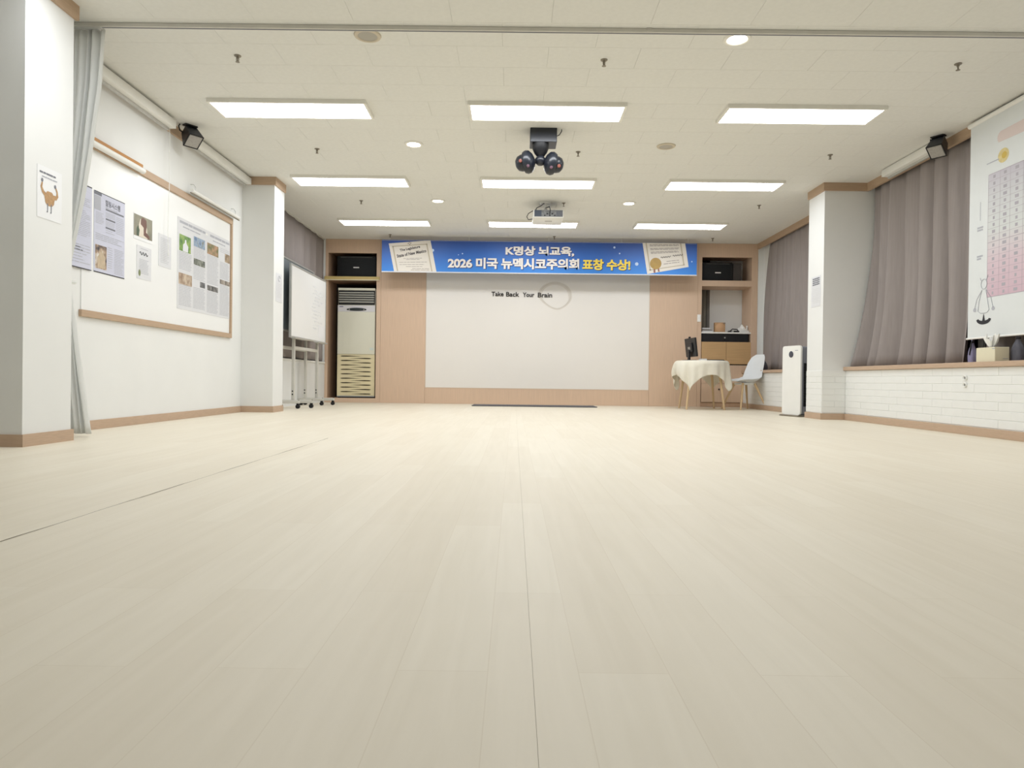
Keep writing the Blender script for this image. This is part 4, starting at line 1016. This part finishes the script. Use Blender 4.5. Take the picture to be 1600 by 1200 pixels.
# ring shaped mark on the screen
t = thing('ring_mark', 'pale grey drop-shaped ring on the stage screen, at the word Brain', 'wall emblem', (0.64, YB, 1.487))
n = 56
def ring_pt(k, ro):
    a = 2 * PI * k / n
    low = max(0, -math.sin(a))
    x, z = 0.265 * ro * math.cos(a), 0.213 * ro * math.sin(a) - 0.012 * low ** 3
    x = x * (1 - 0.26 * low ** 2) + 0.035 * low
    return 0.625 + x, 1.712 + z
mb = MB()
for k in range(n):
    w0 = 0.77 + 0.15 * max(0, -math.sin(2 * PI * k / n)); w1 = 0.77 + 0.15 * max(0, -math.sin(2 * PI * (k + 1) / n))
    a, b = ring_pt(k, 1.0), ring_pt(k + 1, 1.0); c, d2 = ring_pt(k + 1, w1), ring_pt(k, w0)
    mb.data([FS.p(*a, 0.0025), FS.p(*b, 0.0025), FS.p(*c, 0.0025), FS.p(*d2, 0.0025)], [(0, 1, 2, 3)])
bmesh.ops.remove_doubles(mb.bm, verts=mb.bm.verts[:], dist=0.0004)
rr = bmesh.ops.extrude_face_region(mb.bm, geom=mb.bm.faces[:])
for v in rr['geom']:
    if isinstance(v, bmesh.types.BMVert): v.co.y += 0.0025
obj('ring', mb, mat('ring_grey', (220, 214, 205), 0.5, 0.3), t)
mb = MB(); pts = [FS.p(*ring_pt(k, 0.90), 0.003) for k in range(n + 1)]
mb.tube(pts, 0.0025, 4); obj('ring_line', mb, mat('ring_line', (210, 204, 194), 0.5, 0.3), t)

# ================================================================== AIR CONDITIONER, SPEAKERS, SHELF ITEMS
def aircon():
    x0, x1, y0, y1 = -2.775, -2.185, 10.83, 11.18
    z0 = 0.07
    t = thing('air_conditioner', 'tall cream floor-standing air conditioner in the left alcove', 'air conditioner', ((x0 + x1) / 2, 11.0, z0))
    B = lambda n, m, *b, bev=0.003, p=t: obj(n, MB().box(*b, bev=bev), m, p)
    B('body', mat('ac_side', (196, 194, 180), 0.5, 0.3), x0, x1, y0 + 0.02, y1, z0 + 0.03, 1.79, bev=0.008)
    B('base', M_INKD, x0 + 0.01, x1 - 0.01, y0 + 0.03, y1, z0, z0 + 0.03)
    B('top_cap', M_CREAM, x0 + 0.005, x1 - 0.005, y0 - 0.004, y0 + 0.05, 1.755, 1.792)
    B('outlet_recess', M_BLACK, x0 + 0.01, x1 - 0.01, y0 + 0.006, y0 + 0.021, 1.535, 1.755)
    for k in range(5):
        z = 1.715 - k * 0.036
        mb = MB(); mb.box(-0.275, 0.275, -0.017, 0.012, -0.008, 0.008, bev=0.002, M=Matrix.Translation(((x0 + x1) / 2, y0 + 0.004, z)) @ Matrix.Rotation(-0.35, 4, 'X'))
        obj('louvre', mb, mat('louvre_grey', (176, 176, 168), 0.4, 0.4), t)
    f = B('front_panel', M_CREAM, x0, x1, y0 - 0.006, y0 + 0.02, 0.755, 1.525, bev=0.006)
    obj('top_band', MB().box(x0 + 0.004, x1 - 0.004, y0 - 0.009, y0 - 0.005, 1.42, 1.52, bev=0.002), mat('ac_silver', (214, 212, 214), 0.3, 0.5), f)
    n = 24
    oval = [(0.155 * math.cos(2 * PI * k / n), 0.027 * math.sin(2 * PI * k / n) * (1.0 if math.sin(2 * PI * k / n) > 0 else 0.8)) for k in range(n)]
    M = Matrix.Translation(((x0 + x1) / 2 + 0.005, y0 - 0.008, 1.455)) @ Matrix.Rotation(PI / 2, 4, 'X')
    cp = obj('control_display', MB().prism(oval, 0.008, M), mat('display_dark', (46, 52, 54), 0.25, 0.5), f)
    obj('display_light', MB().lathe([(0, 0), (0.012, 0), (0.01, 0.003), (0, 0.003)], 12, M @ Matrix.Translation((-0.115, 0, 0.008))).lathe([(0, 0), (0.01, 0), (0.008, 0.003), (0, 0.003)], 12, M @ Matrix.Translation((0.115, 0, 0.008))), M_GRILLE, cp)
    obj('badge', MB().box(x0 + 0.03, x0 + 0.09, y0 - 0.011, y0 - 0.008, 1.492, 1.504), mat('badge_blue', (96, 96, 120), 0.4, 0.4), f)
    obj('sticker', MB().box(x1 - 0.08, x1 - 0.02, y0 - 0.0075, y0 - 0.005, 0.82, 0.86), mat('sticker', (206, 214, 206), 0.5, 0.3), f)
    g = B('intake_grille', M_YELLOW, x0, x1, y0 - 0.004, y0 + 0.02, 0.105, 0.752, bev=0.005)
    prof = [(-0.14, 0.0), (-0.11, 0.007), (-0.04, 0.0085), (0.06, 0.005), (0.19, 0.0), (0.06, -0.003), (-0.04, -0.007), (-0.11, -0.007)]
    sh1 = sh2 = None
    for k in range(18):
        z = 0.725 - k * 0.0348; left = k % 2 == 0
        pts = prof if left else [(-a, b) for a, b in prof][::-1]
        cx = x0 + 0.19 if left else x1 - 0.19
        me = sh1 if left else sh2
        if me is None:
            mb = MB(); mb.prism(pts, 0.003, Matrix.Rotation(PI / 2, 4, 'X'))
            o = obj('intake_slot', mb, mat('slot_dark', (38, 32, 22), 0.7, 0.2), g, world=False)
            if left: sh1 = o.data
            else: sh2 = o.data
        else:
            o = bpy.data.objects.new('intake_slot', me); C.objects.link(o); o.parent = g
        o.location = Vector((cx, y0 - 0.0035, z)) - root_loc(g)
    obj('bottom_trim', MB().box(x0, x1, y0 - 0.003, y0 + 0.02, 0.09, 0.105), mat('ac_trim', (170, 172, 170), 0.4, 0.4), t)
aircon()

def pa_speaker(x0, x1, z0, z1, y0, label, yrot=0):
    t = thing('cabinet_speaker', label, 'speaker', ((x0 + x1) / 2, y0 + 0.15, z0), group='black speakers in the upper niches')
    obj('cabinet', MB().box(x0, x1, y0 + 0.02, y0 + 0.32, z0, z1, bev=0.012), M_BLACK, t)
    # bowed grille
    def fn(u, v):
        x = x0 + 0.012 + (x1 - x0 - 0.024) * u
        return (x, y0 + 0.018 - 0.03 * math.sin(PI * u) ** 0.6, z0 + 0.012 + (z1 - z0 - 0.024) * v)
    obj('grille', MB().grid(fn, 20, 2), M_DGRILLE, t, smooth=True)
    obj('trim_bar', MB().box(x0 + 0.06, x1 - 0.06, y0 - 0.016, y0 - 0.002, z1 - 0.03, z1 - 0.022, bev=0.002), mat('trim_dim', (86, 86, 84), 0.4, 0.4), t)
    cx = (x0 + x1) / 2
    obj('badge', MB().box(cx - 0.045, cx + 0.045, y0 - 0.017, y0 - 0.012, (z0 + z1) / 2 - 0.03, (z0 + z1) / 2 - 0.012, bev=0.001), mat('badge_silver', (214, 214, 212), 0.35, 0.5), t)
pa_speaker(-2.80, -2.18, 1.968, 2.30, 10.84, 'wide black speaker on the shelf above the air conditioner')
pa_speaker(2.93, 3.42, 1.978, 2.27, 10.86, 'black speaker in the niche above the open shelves')
single('speaker_side_box', MB().box(3.425, 3.56, 10.9, 11.1, 1.978, 2.265, bev=0.01).box(3.43, 3.555, 10.895, 10.9, 1.99, 2.255, bev=0.002), mat('smoke_grey', (74, 70, 68), 0.5, 0.3, noise=0.1), 'narrow smoky grey box beside the black speaker in the right niche', 'box')

# open shelf items (shelf top z = 1.172)
zt = 1.173
for k, (dz, w2, m, lab) in enumerate(((0.0, 0.17, M_PAPER, 'lowest white paper pad in the small stack on the open shelf'), (0.022, 0.16, M_GRILLE, 'grey pad in the middle of the small stack on the open shelf'), (0.046, 0.13, M_PAPERG, 'light pad topping the small stack on the open shelf'))):
    mb = MB(); mb.box(2.945, 2.945 + w2, 10.87, 11.07, zt + dz, zt + dz + 0.020, bev=0.002)
    for q in range(3): mb.box(2.947, 2.943 + w2, 10.868, 10.8695, zt + dz + 0.004 + q * 0.005, zt + dz + 0.006 + q * 0.005)
    single('paper_pad', mb, m, lab, 'paper pad', 'pads on the open shelf')
t = thing('wooden_clock_box', 'square tan wooden box with a round face on the open shelf', 'box', (3.235, 10.93, zt))
obj('case', MB().box(3.155, 3.315, 10.89, 10.97, zt, zt + 0.155, bev=0.004), mat('tan_wood', (196, 158, 118), 0.5, 0.3, noise=0.12, nscale=9, stretch=(1, 1, 8)), t)
obj('round_face', MB().lathe([(0, 0), (0.066, 0), (0.07, 0.004), (0.064, 0.008), (0, 0.006)], 32, Matrix.Translation((3.235, 10.89, zt + 0.075)) @ Matrix.Rotation(PI / 2, 4, 'X')), mat('face_tan', (206, 166, 128), 0.5, 0.3, noise=0.06), t, smooth=True)
obj('corner_plate', MB().box(3.285, 3.316, 10.887, 10.891, zt + 0.135, zt + 0.152), M_STEEL, t)
t = thing('desk_device', 'small black handheld device lying on the open shelf', 'device', (3.45, 10.9, zt))
mb = MB(); mb.box(3.365, 3.53, 10.86, 10.94, zt, zt + 0.028, bev=0.008); obj('body', mb, M_BLACK, t)
obj('handle', MB().tube([(3.40, 10.9, zt + 0.026), (3.43, 10.9, zt + 0.055), (3.50, 10.9, zt + 0.05), (3.525, 10.9, zt + 0.026)], 0.008, 8), M_BLACK, t, smooth=True)
obj('silver_dial', MB().lathe([(0, 0), (0.018, 0), (0.016, 0.008), (0, 0.008)], 16, Matrix.Translation((3.42, 10.86, zt + 0.016)) @ Matrix.Rotation(PI / 2, 4, 'X')), M_ALU, t)
t = thing('white_carton', 'flat white carton on the open shelf under the crumpled cloth', 'carton', (3.595, 10.93, zt))
obj('carton_body', MB().box(3.51, 3.685, 10.87, 11.0, zt, zt + 0.032, bev=0.003), M_WHITE, t); obj('lid_seam', MB().box(3.512, 3.683, 10.8685, 10.871, zt + 0.02, zt + 0.0215), M_INKL, t)
def cloth_fn(u, v):
    x = 3.525 + 0.125 * u; yy = 10.885 + 0.09 * v
    e = math.sin(PI * u) ** 0.5 * math.sin(PI * v) ** 0.5 if 0 < u < 1 and 0 < v < 1 else 0
    return (x + 0.006 * math.sin(9 * v), yy, zt + 0.034 + e * (0.062 + 0.024 * math.sin(11 * u + 4 * v) + 0.012 * math.sin(17 * v)))
o = single('crumpled_cloth', MB().grid(cloth_fn, 26, 16), M_WHITE, 'crumpled white cloth on the flat carton', 'cloth', smooth=True)
t = thing('white_mouse_stand', 'small white upright figure-eight gadget at the right end of the open shelf', 'gadget', (3.668, 10.92, zt + 0.033))
obj('lower_pod', MB().lathe([(0, 0), (0.012, 0.001), (0.016, 0.015), (0.012, 0.035), (0.008, 0.045), (0, 0.046)], 14, Matrix.Translation((3.664, 10.92, zt + 0.033))), M_WHITE, t, smooth=True)
obj('upper_pod', MB().lathe([(0, 0), (0.010, 0.004), (0.015, 0.02), (0.011, 0.036), (0, 0.04)], 14, Matrix.Translation((3.666, 10.92, zt + 0.074))), M_WHITE, t, smooth=True)
# black drawer unit in slot
t = thing('black_equipment_drawer', 'low black equipment drawer in the slot under the open shelf', 'drawer', (3.3, 10.95, 1.02))
obj('body', MB().box(2.92, 3.66, 10.835, 11.1, 1.021, 1.145, bev=0.003), M_BLACK2, t)
for a, b in ((2.925, 3.288), (3.292, 3.655)): obj('drawer_front', MB().box(a, b, 10.826, 10.836, 1.026, 1.14, bev=0.002), M_BLACK, t)
obj('lock', MB().lathe([(0, 0), (0.012, 0), (0.012, 0.006), (0, 0.008)], 14, Matrix.Translation((3.29, 10.826, 1.085)) @ Matrix.Rotation(PI / 2, 4, 'X')), M_ALU, t)

# light switch on the stile
t = thing('light_switch', 'white light switch on the wood stile beside the shelves', 'switch', (2.876, YB, 1.33))
obj('plate', MB().box(2.848, 2.905, YB - 0.009, YB, 1.325, 1.44, bev=0.003), M_WHITE, t)
for z in (1.335, 1.385): obj('rocker', MB().box(2.858, 2.895, YB - 0.013, YB - 0.008, z, z + 0.045, bev=0.002), mat('rocker', (246, 246, 244), 0.3, 0.4), t)

# dark mat strip on the floor
t = thing('floor_mat', 'long thin dark grey mat lying on the floor before the stage screen', 'mat', (0.29, 10.2, 0.001))
obj('mat_body', MB().box(-0.60, 1.20, 9.95, 10.42, 0.0015, 0.012, bev=0.003), mat('mat_grey', (104, 104, 108), 0.75, 0.2, noise=0.12, nscale=40), t)
obj('edge_binding', MB().box(-0.605, 1.205, 9.94, 9.952, 0.0015, 0.015, bev=0.003), mat('mat_edge', (96, 96, 100), 0.7, 0.2), t)

# ================================================================== WHEELED BOARDS
def wheeled_board(x, y0, y1, z0, z1, fy, label, face_mat, writing):
    t = thing('wheeled_whiteboard', label, 'whiteboard', (x, (y0 + y1) / 2, 0))
    obj('panel', MB().box(x - 0.008, x + 0.012, y0 + 0.015, y1 - 0.015, z0 + 0.015, z1 - 0.015), face_mat, t)
    fr = 0.022
    for b in ((y0, y1, z0, z0 + fr), (y0, y1, z1 - fr, z1), (y0, y0 + fr, z0 + fr, z1 - fr), (y1 - fr, y1, z0 + fr, z1 - fr)):
        obj('frame_bar', MB().box(x - 0.012, x + 0.018, *b, bev=0.003), M_ALU, t)
    if writing:
        tr = obj('pen_tray', MB().box(x + 0.012, x + 0.07, y0 + 0.02, y0 + 0.55, z0 - 0.012, z0 + 0.004, bev=0.003).box(x + 0.012, x + 0.07, y0 + 1.0, y1 - 0.1, z0 - 0.012, z0 + 0.004, bev=0.003), M_ALU, t)
        Fw = Face((x + 0.012, 0, 0), (0, 1, 0), (0, 0, 1))
        mb = MB(); rr = random.Random(4)
        for k in range(13):
            z = z1 - 0.16 - k * 0.047; a = y0 + 0.92 + rr.uniform(-0.05, 0.08)
            for q in range(rr.randint(3, 7)):
                L = rr.uniform(0.03, 0.07)
                mb.tube([Fw.p(a + L * i / 6, z + rr.uniform(-0.012, 0.012), 0.0012) for i in range(7)], 0.0012, 4, cap=False); a += L + 0.02
                if a > y1 - 0.08: break
        obj('pen_marks', mb, mat('pen_grey', (218, 219, 223), 0.5, 0.3), t)
        mb = MB(); Fw.sheet(mb, y1 - 0.36, y1 - 0.08, z0 + 0.06, z0 + 0.24, 0.0005, 0.002); obj('taped_paper', mb, M_PAPER, t)
    for k, yy in enumerate(fy):
        obj('upright', MB().box(x - 0.045, x - 0.012, yy - 0.022, yy + 0.022, 0.10, z1 - 0.1, bev=0.003), M_GREYPOST, t)
        f = obj('foot', MB().box(max(x - 0.21, -2.955), x + 0.22, yy - 0.022, yy + 0.022, 0.062, 0.10, bev=0.004), M_GREYPOST, t)
        for xx in (max(x - 0.185, -2.925), x + 0.20):
            c = obj('caster', MB().tube([(xx, yy - 0.018, 0.026), (xx, yy + 0.018, 0.026)], 0.0255, 16), M_BLACK, t, smooth=True)
            obj('caster_fork', MB().box(xx - 0.012, xx + 0.012, yy - 0.023, yy - 0.019, 0.022, 0.064).box(xx - 0.012, xx + 0.012, yy + 0.019, yy + 0.023, 0.022, 0.064).box(xx - 0.012, xx + 0.012, yy - 0.023, yy + 0.023, 0.052, 0.064), M_BLACK, c)
            if xx > x: obj('brake_lever', MB().box(xx + 0.004, xx + 0.018, yy - 0.008, yy + 0.008, 0.04, 0.105), M_INKD, c)
        for zz in (0.17, 0.21):
            obj('bolt', MB().lathe([(0, 0), (0.009, 0), (0.009, 0.005), (0, 0.007)], 8, Matrix.Translation((x - 0.03, yy - 0.022, zz)) @ Matrix.Rotation(PI / 2, 4, 'X')), M_BLACK, t)
    obj('crossbar', MB().box(x - 0.04, x - 0.016, fy[0] + 0.022, fy[1] - 0.022, 0.735, 0.775, bev=0.003), M_GREYPOST, t)
wheeled_board(-2.735, 8.40, 9.95, 0.87, 1.775, (8.65, 9.68), 'white wheeled whiteboard with faint writing beside the air conditioner alcove', M_BOARD, True)
wheeled_board(-2.84, 8.02, 9.72, 0.955, 1.865, (8.45, 9.50), 'blue grey wheeled board half hidden behind the far left pillar', mat('steel_board', (128, 138, 142), 0.3, 0.5, noise=0.25, nscale=1.5), False)

# ================================================================== TABLE, CLOTH, MONITOR, CHAIR
TX, TY, TZ = 2.69, 9.92, 0.685
t = thing('round_table', 'small round table with splayed beech legs under an ivory cloth', 'table', (TX, TY, 0))
obj('tabletop', MB().lathe([(0, TZ - 0.022), (0.345, TZ - 0.022), (0.35, TZ - 0.015), (0.35, TZ - 0.004), (0.346, TZ), (0, TZ)], 48, Matrix.Translation((TX, TY, 0))), M_WHITE, t, smooth=True)
for fx, fy in ((2.415, 9.66), (2.945, 9.66), (2.435, 10.18), (2.95, 10.18)):
    obj('leg', MB().tube([(fx, fy, 0), (TX + (fx - TX) * 0.72, TY + (fy - TY) * 0.72, TZ - 0.02)], [0.014, 0.021], 12), M_LEGWOOD, t, smooth=True)
obj('apron_plate', MB().box(TX - 0.2, TX + 0.2, TY - 0.2, TY + 0.2, TZ - 0.036, TZ - 0.021), M_LEGWOOD, t)
def cloth():
    R0 = 0.358
    th0 = math.radians(-129)            # a corner direction
    half = 0.57
    def hang(a):
        b = (a - th0 - PI / 4 + PI / 4) % (PI / 2) - PI / 4   # distance from nearest mid side
        return half / math.cos(((a - th0 - PI / 4) + PI / 4) % (PI / 2) - PI / 4) - R0
    def fn(u, v):
        a = 2 * PI * u
        if v < 0.3:
            r = R0 * (v / 0.3); return (TX + r * math.cos(a), TY + r * math.sin(a), TZ + 0.003)
        k = (v - 0.3) / 0.7
        h = hang(a) * k
        c4 = math.cos(4 * (a - th0))            # +1 at the corners
        fold = 0.5 + 0.5 * c4
        r = R0 + 0.004 + 0.02 * math.sin(min(1, k * 3) * PI / 2) + k * (0.018 * math.sin(9 * a + 1.0) + 0.03 * fold * math.sin(16 * (a - th0)) + 0.012 * fold)
        if math.cos(a - PI) > 0.75: r += 0.03 * k * math.sin(PI * k)
        drop = h - 0.012 * min(1, k * 4)
        return (TX + r * math.cos(a), TY + r * math.sin(a), TZ + 0.003 - max(0, drop) * 1.0)
    mb = MB().grid(fn, 144, 24, True)
    o = single('tablecloth', mb, M_CLOTH, 'ivory cloth draped in points over the small round table', 'tablecloth', smooth=True)
    bmx = bmesh.new(); bmx.from_mesh(o.data); bmesh.ops.remove_doubles(bmx, verts=bmx.verts[:], dist=0.0005); bmx.to_mesh(o.data); bmx.free()
    sd = o.modifiers.new('solid', 'SOLIDIFY'); sd.thickness = 0.0025; sd.offset = 1
cloth()
tz = TZ + 0.0068
mr = thing('monitor', 'black monitor on a stand seen edge-on on the round table', 'monitor', (2.54, 9.93, tz), (0, 0, math.radians(96)))
L = lambda n, m, p, *b, bev=0.003, M=None: obj(n, MB().box(*b, bev=bev, M=M), m, p, world=False)
tilt = Matrix.Translation((0, 0, 0.19)) @ Matrix.Rotation(-0.12, 4, 'X')
sc = L('screen_housing', M_BLACK, mr, -0.205, 0.205, -0.012, 0.016, -0.135, 0.135, bev=0.006, M=tilt)
L('display', M_GLASS, sc, -0.192, 0.192, -0.0135, -0.0115, -0.115, 0.122, M=tilt, bev=0)
L('rear_hump', M_BLACK, mr, -0.11, 0.11, 0.014, 0.04, -0.07, 0.07, bev=0.012, M=tilt)
L('label_plate', M_GRILLE, mr, -0.05, 0.03, 0.0395, 0.0415, -0.03, 0.01, M=tilt, bev=0)
L('stand_neck', M_BLACK, mr, -0.03, 0.03, 0.02, 0.045, 0.0, 0.16)
L('stand_base', M_BLACK, mr, -0.10, 0.10, -0.05, 0.10, 0.0, 0.01)
obj('top_camera', MB().lathe([(0, -0.02), (0.012, -0.018), (0.014, 0), (0.012, 0.018), (0, 0.02)], 12, tilt @ Matrix.Translation((0.03, 0, 0.145)) @ Matrix.Rotation(PI / 2, 4, 'Y')), M_BLACK, mr, world=False, smooth=True)
t = thing('keyboard', 'thin dark keyboard lying on the ivory tablecloth', 'keyboard', (2.83, 9.84, tz), (0, 0, math.radians(8)))
L('tray', M_INKD, t, -0.15, 0.15, -0.055, 0.055, 0.0, 0.012)
for rr_ in range(4):
    for cc in range(10): L('key', M_BLACK, t, -0.142 + cc * 0.0286, -0.118 + cc * 0.0286, -0.05 + rr_ * 0.026, -0.028 + rr_ * 0.026, 0.011, 0.016, bev=0)
t = thing('notepad', 'small light grey notepad on the tablecloth beside the monitor', 'notepad', (2.67, 9.72, tz))
obj('pages', MB().box(2.61, 2.70, 9.69, 9.79, tz, tz + 0.022, bev=0.002), M_PAPERG, t); obj('cover', MB().box(2.608, 2.702, 9.688, 9.792, tz + 0.022, tz + 0.025), mat('cover_grey', (196, 190, 180), 0.6, 0.2), t)

def chair():
    t = thing('shell_chair', 'white moulded shell chair on splayed beech legs beside the round table', 'chair', (3.34, 10.02, 0), (0, 0, math.radians(-72)))
    # local: faces -Y; x is width
    # side profile (y, z) from front lip to the back top
    prof = [(-0.235, 0.405), (-0.215, 0.418), (-0.13, 0.405), (-0.02, 0.39), (0.08, 0.392), (0.14, 0.42), (0.18, 0.49), (0.205, 0.58), (0.228, 0.68), (0.248, 0.76), (0.262, 0.80)]
    hw = [0.16, 0.195, 0.225, 0.235, 0.232, 0.222, 0.212, 0.202, 0.185, 0.15, 0.09]
    up = [0.0, 0.006, 0.03, 0.05, 0.062, 0.066, 0.055, 0.045, 0.035, 0.02, 0.0]      # side wings
    n = len(prof) - 1
    def fn(u, v):
        f = v * n; i = min(int(f), n - 1); k = f - i
        s = lambda arr: arr[i] * (1 - k) + arr[i + 1] * k
        yy = prof[i][0] * (1 - k) + prof[i + 1][0] * k; zz = prof[i][1] * (1 - k) + prof[i + 1][1] * k
        w2 = s(hw); q = 2 * u - 1; wing = s(up) * abs(q) ** 2.4
        back = max(0, min(1, (v - 0.45) / 0.2))
        return (q * w2, yy - wing * back * 1.0, zz + wing * (1 - back))
    o = obj('shell', MB().grid(fn, 20, 40), M_SHELL, t, smooth=True, world=False)
    sd = o.modifiers.new('solid', 'SOLIDIFY'); sd.thickness = 0.007; sd.offset = 0
    ss = o.modifiers.new('sub', 'SUBSURF'); ss.levels = 1; ss.render_levels = 1
    obj('seat_pad_mount', MB().box(-0.10, 0.10, -0.11, 0.10, 0.355, 0.385, bev=0.008), M_WHITE, t, world=False)
    for sx in (-1, 1):
        for sy in (-1, 1):
            obj('leg', MB().tube([(sx * 0.225, sy * 0.225, 0), (sx * 0.10, sy * 0.10, 0.375)], [0.011, 0.018], 12), M_LEGWOOD, t, smooth=True, world=False)
chair()

for o in bpy.data.objects:
    if o.name.split('.')[0] in ('printed_text', 'cell_text', 'certificate_text', 'grid_lines', 'pen_marks', 'heading', 'subheading', 'margin_notes', 'bars') and o.parent:
        o['kind'] = 'stuff'
# ================================================================== AIR PURIFIER
def purifier():
    # local: front face at y=-0.0 facing -Y ; x along the face
    ang = math.atan2(-0.30, 0.09)   # from A (far) to B (near)
    t = thing('air_purifier', 'slim white air purifier with round dark sensor beside the right pillar', 'air purifier', (3.245, 8.10, 0), (0, 0, ang))
    # x axis runs A->B, outward normal is to the -X room side: local -Y
    Rr = 0.035
    def rr(w2, h0, h1, r, n=6):
        pts = []
        for cx, cz, a0 in ((w2 - r, h1 - r, 0), (-w2 + r, h1 - r, PI / 2), (-w2 + r, h0 + r, PI), (w2 - r, h0 + r, 1.5 * PI)):
            for k in range(n + 1): pts.append((cx + r * math.cos(a0 + k * PI / 2 / n), cz + r * math.sin(a0 + k * PI / 2 / n)))
        return pts
    X = Matrix.Rotation(PI / 2, 4, 'X')
    f = obj('front_panel', MB().prism(rr(0.158, 0.02, 0.825, 0.035), 0.022, Matrix.Translation((0, 0.022, 0)) @ X), M_WHITE, t, world=False, smooth=True)
    obj('rear_body', MB().prism(rr(0.150, 0.02, 0.815, 0.03), 0.14, Matrix.Translation((0, 0.162, 0)) @ X), mat('purifier_grey', (138, 140, 148), 0.4, 0.4, noise=0.05), t, world=False, smooth=True)
    obj('side_grille', MB().box(0.149, 0.153, 0.05, 0.15, 0.12, 0.62), M_DGRILLE, t, world=False)
    for k in range(16): obj('grille_slat', MB().box(0.152, 0.155, 0.05, 0.15, 0.13 + k * 0.03, 0.137 + k * 0.03), M_BLACK, t, world=False)
    obj('sensor_disc', MB().lathe([(0, 0), (0.036, 0), (0.038, 0.003), (0.03, 0.005), (0, 0.004)], 24, Matrix.Translation((-0.005, 0, 0.725)) @ X), mat('sensor_dark', (70, 72, 84), 0.3, 0.5), f, world=False, smooth=True)
    obj('logo', MB().box(0.06, 0.11, -0.001, 0.001, 0.765, 0.773), M_INKL, f, world=False)
    obj('foot_plate', MB().box(-0.16, 0.16, -0.03, 0.18, 0.0, 0.02, bev=0.005), M_STEEL, t, world=False)
    obj('power_cable', MB().tube([(-0.14, 0.10, 0.05), (-0.19, 0.11, 0.06), (-0.225, 0.09, 0.006), (-0.20, 0.0, 0.006), (-0.165, -0.02, 0.01)], 0.004, 6), M_INKD, t, world=False, smooth=True)
purifier()
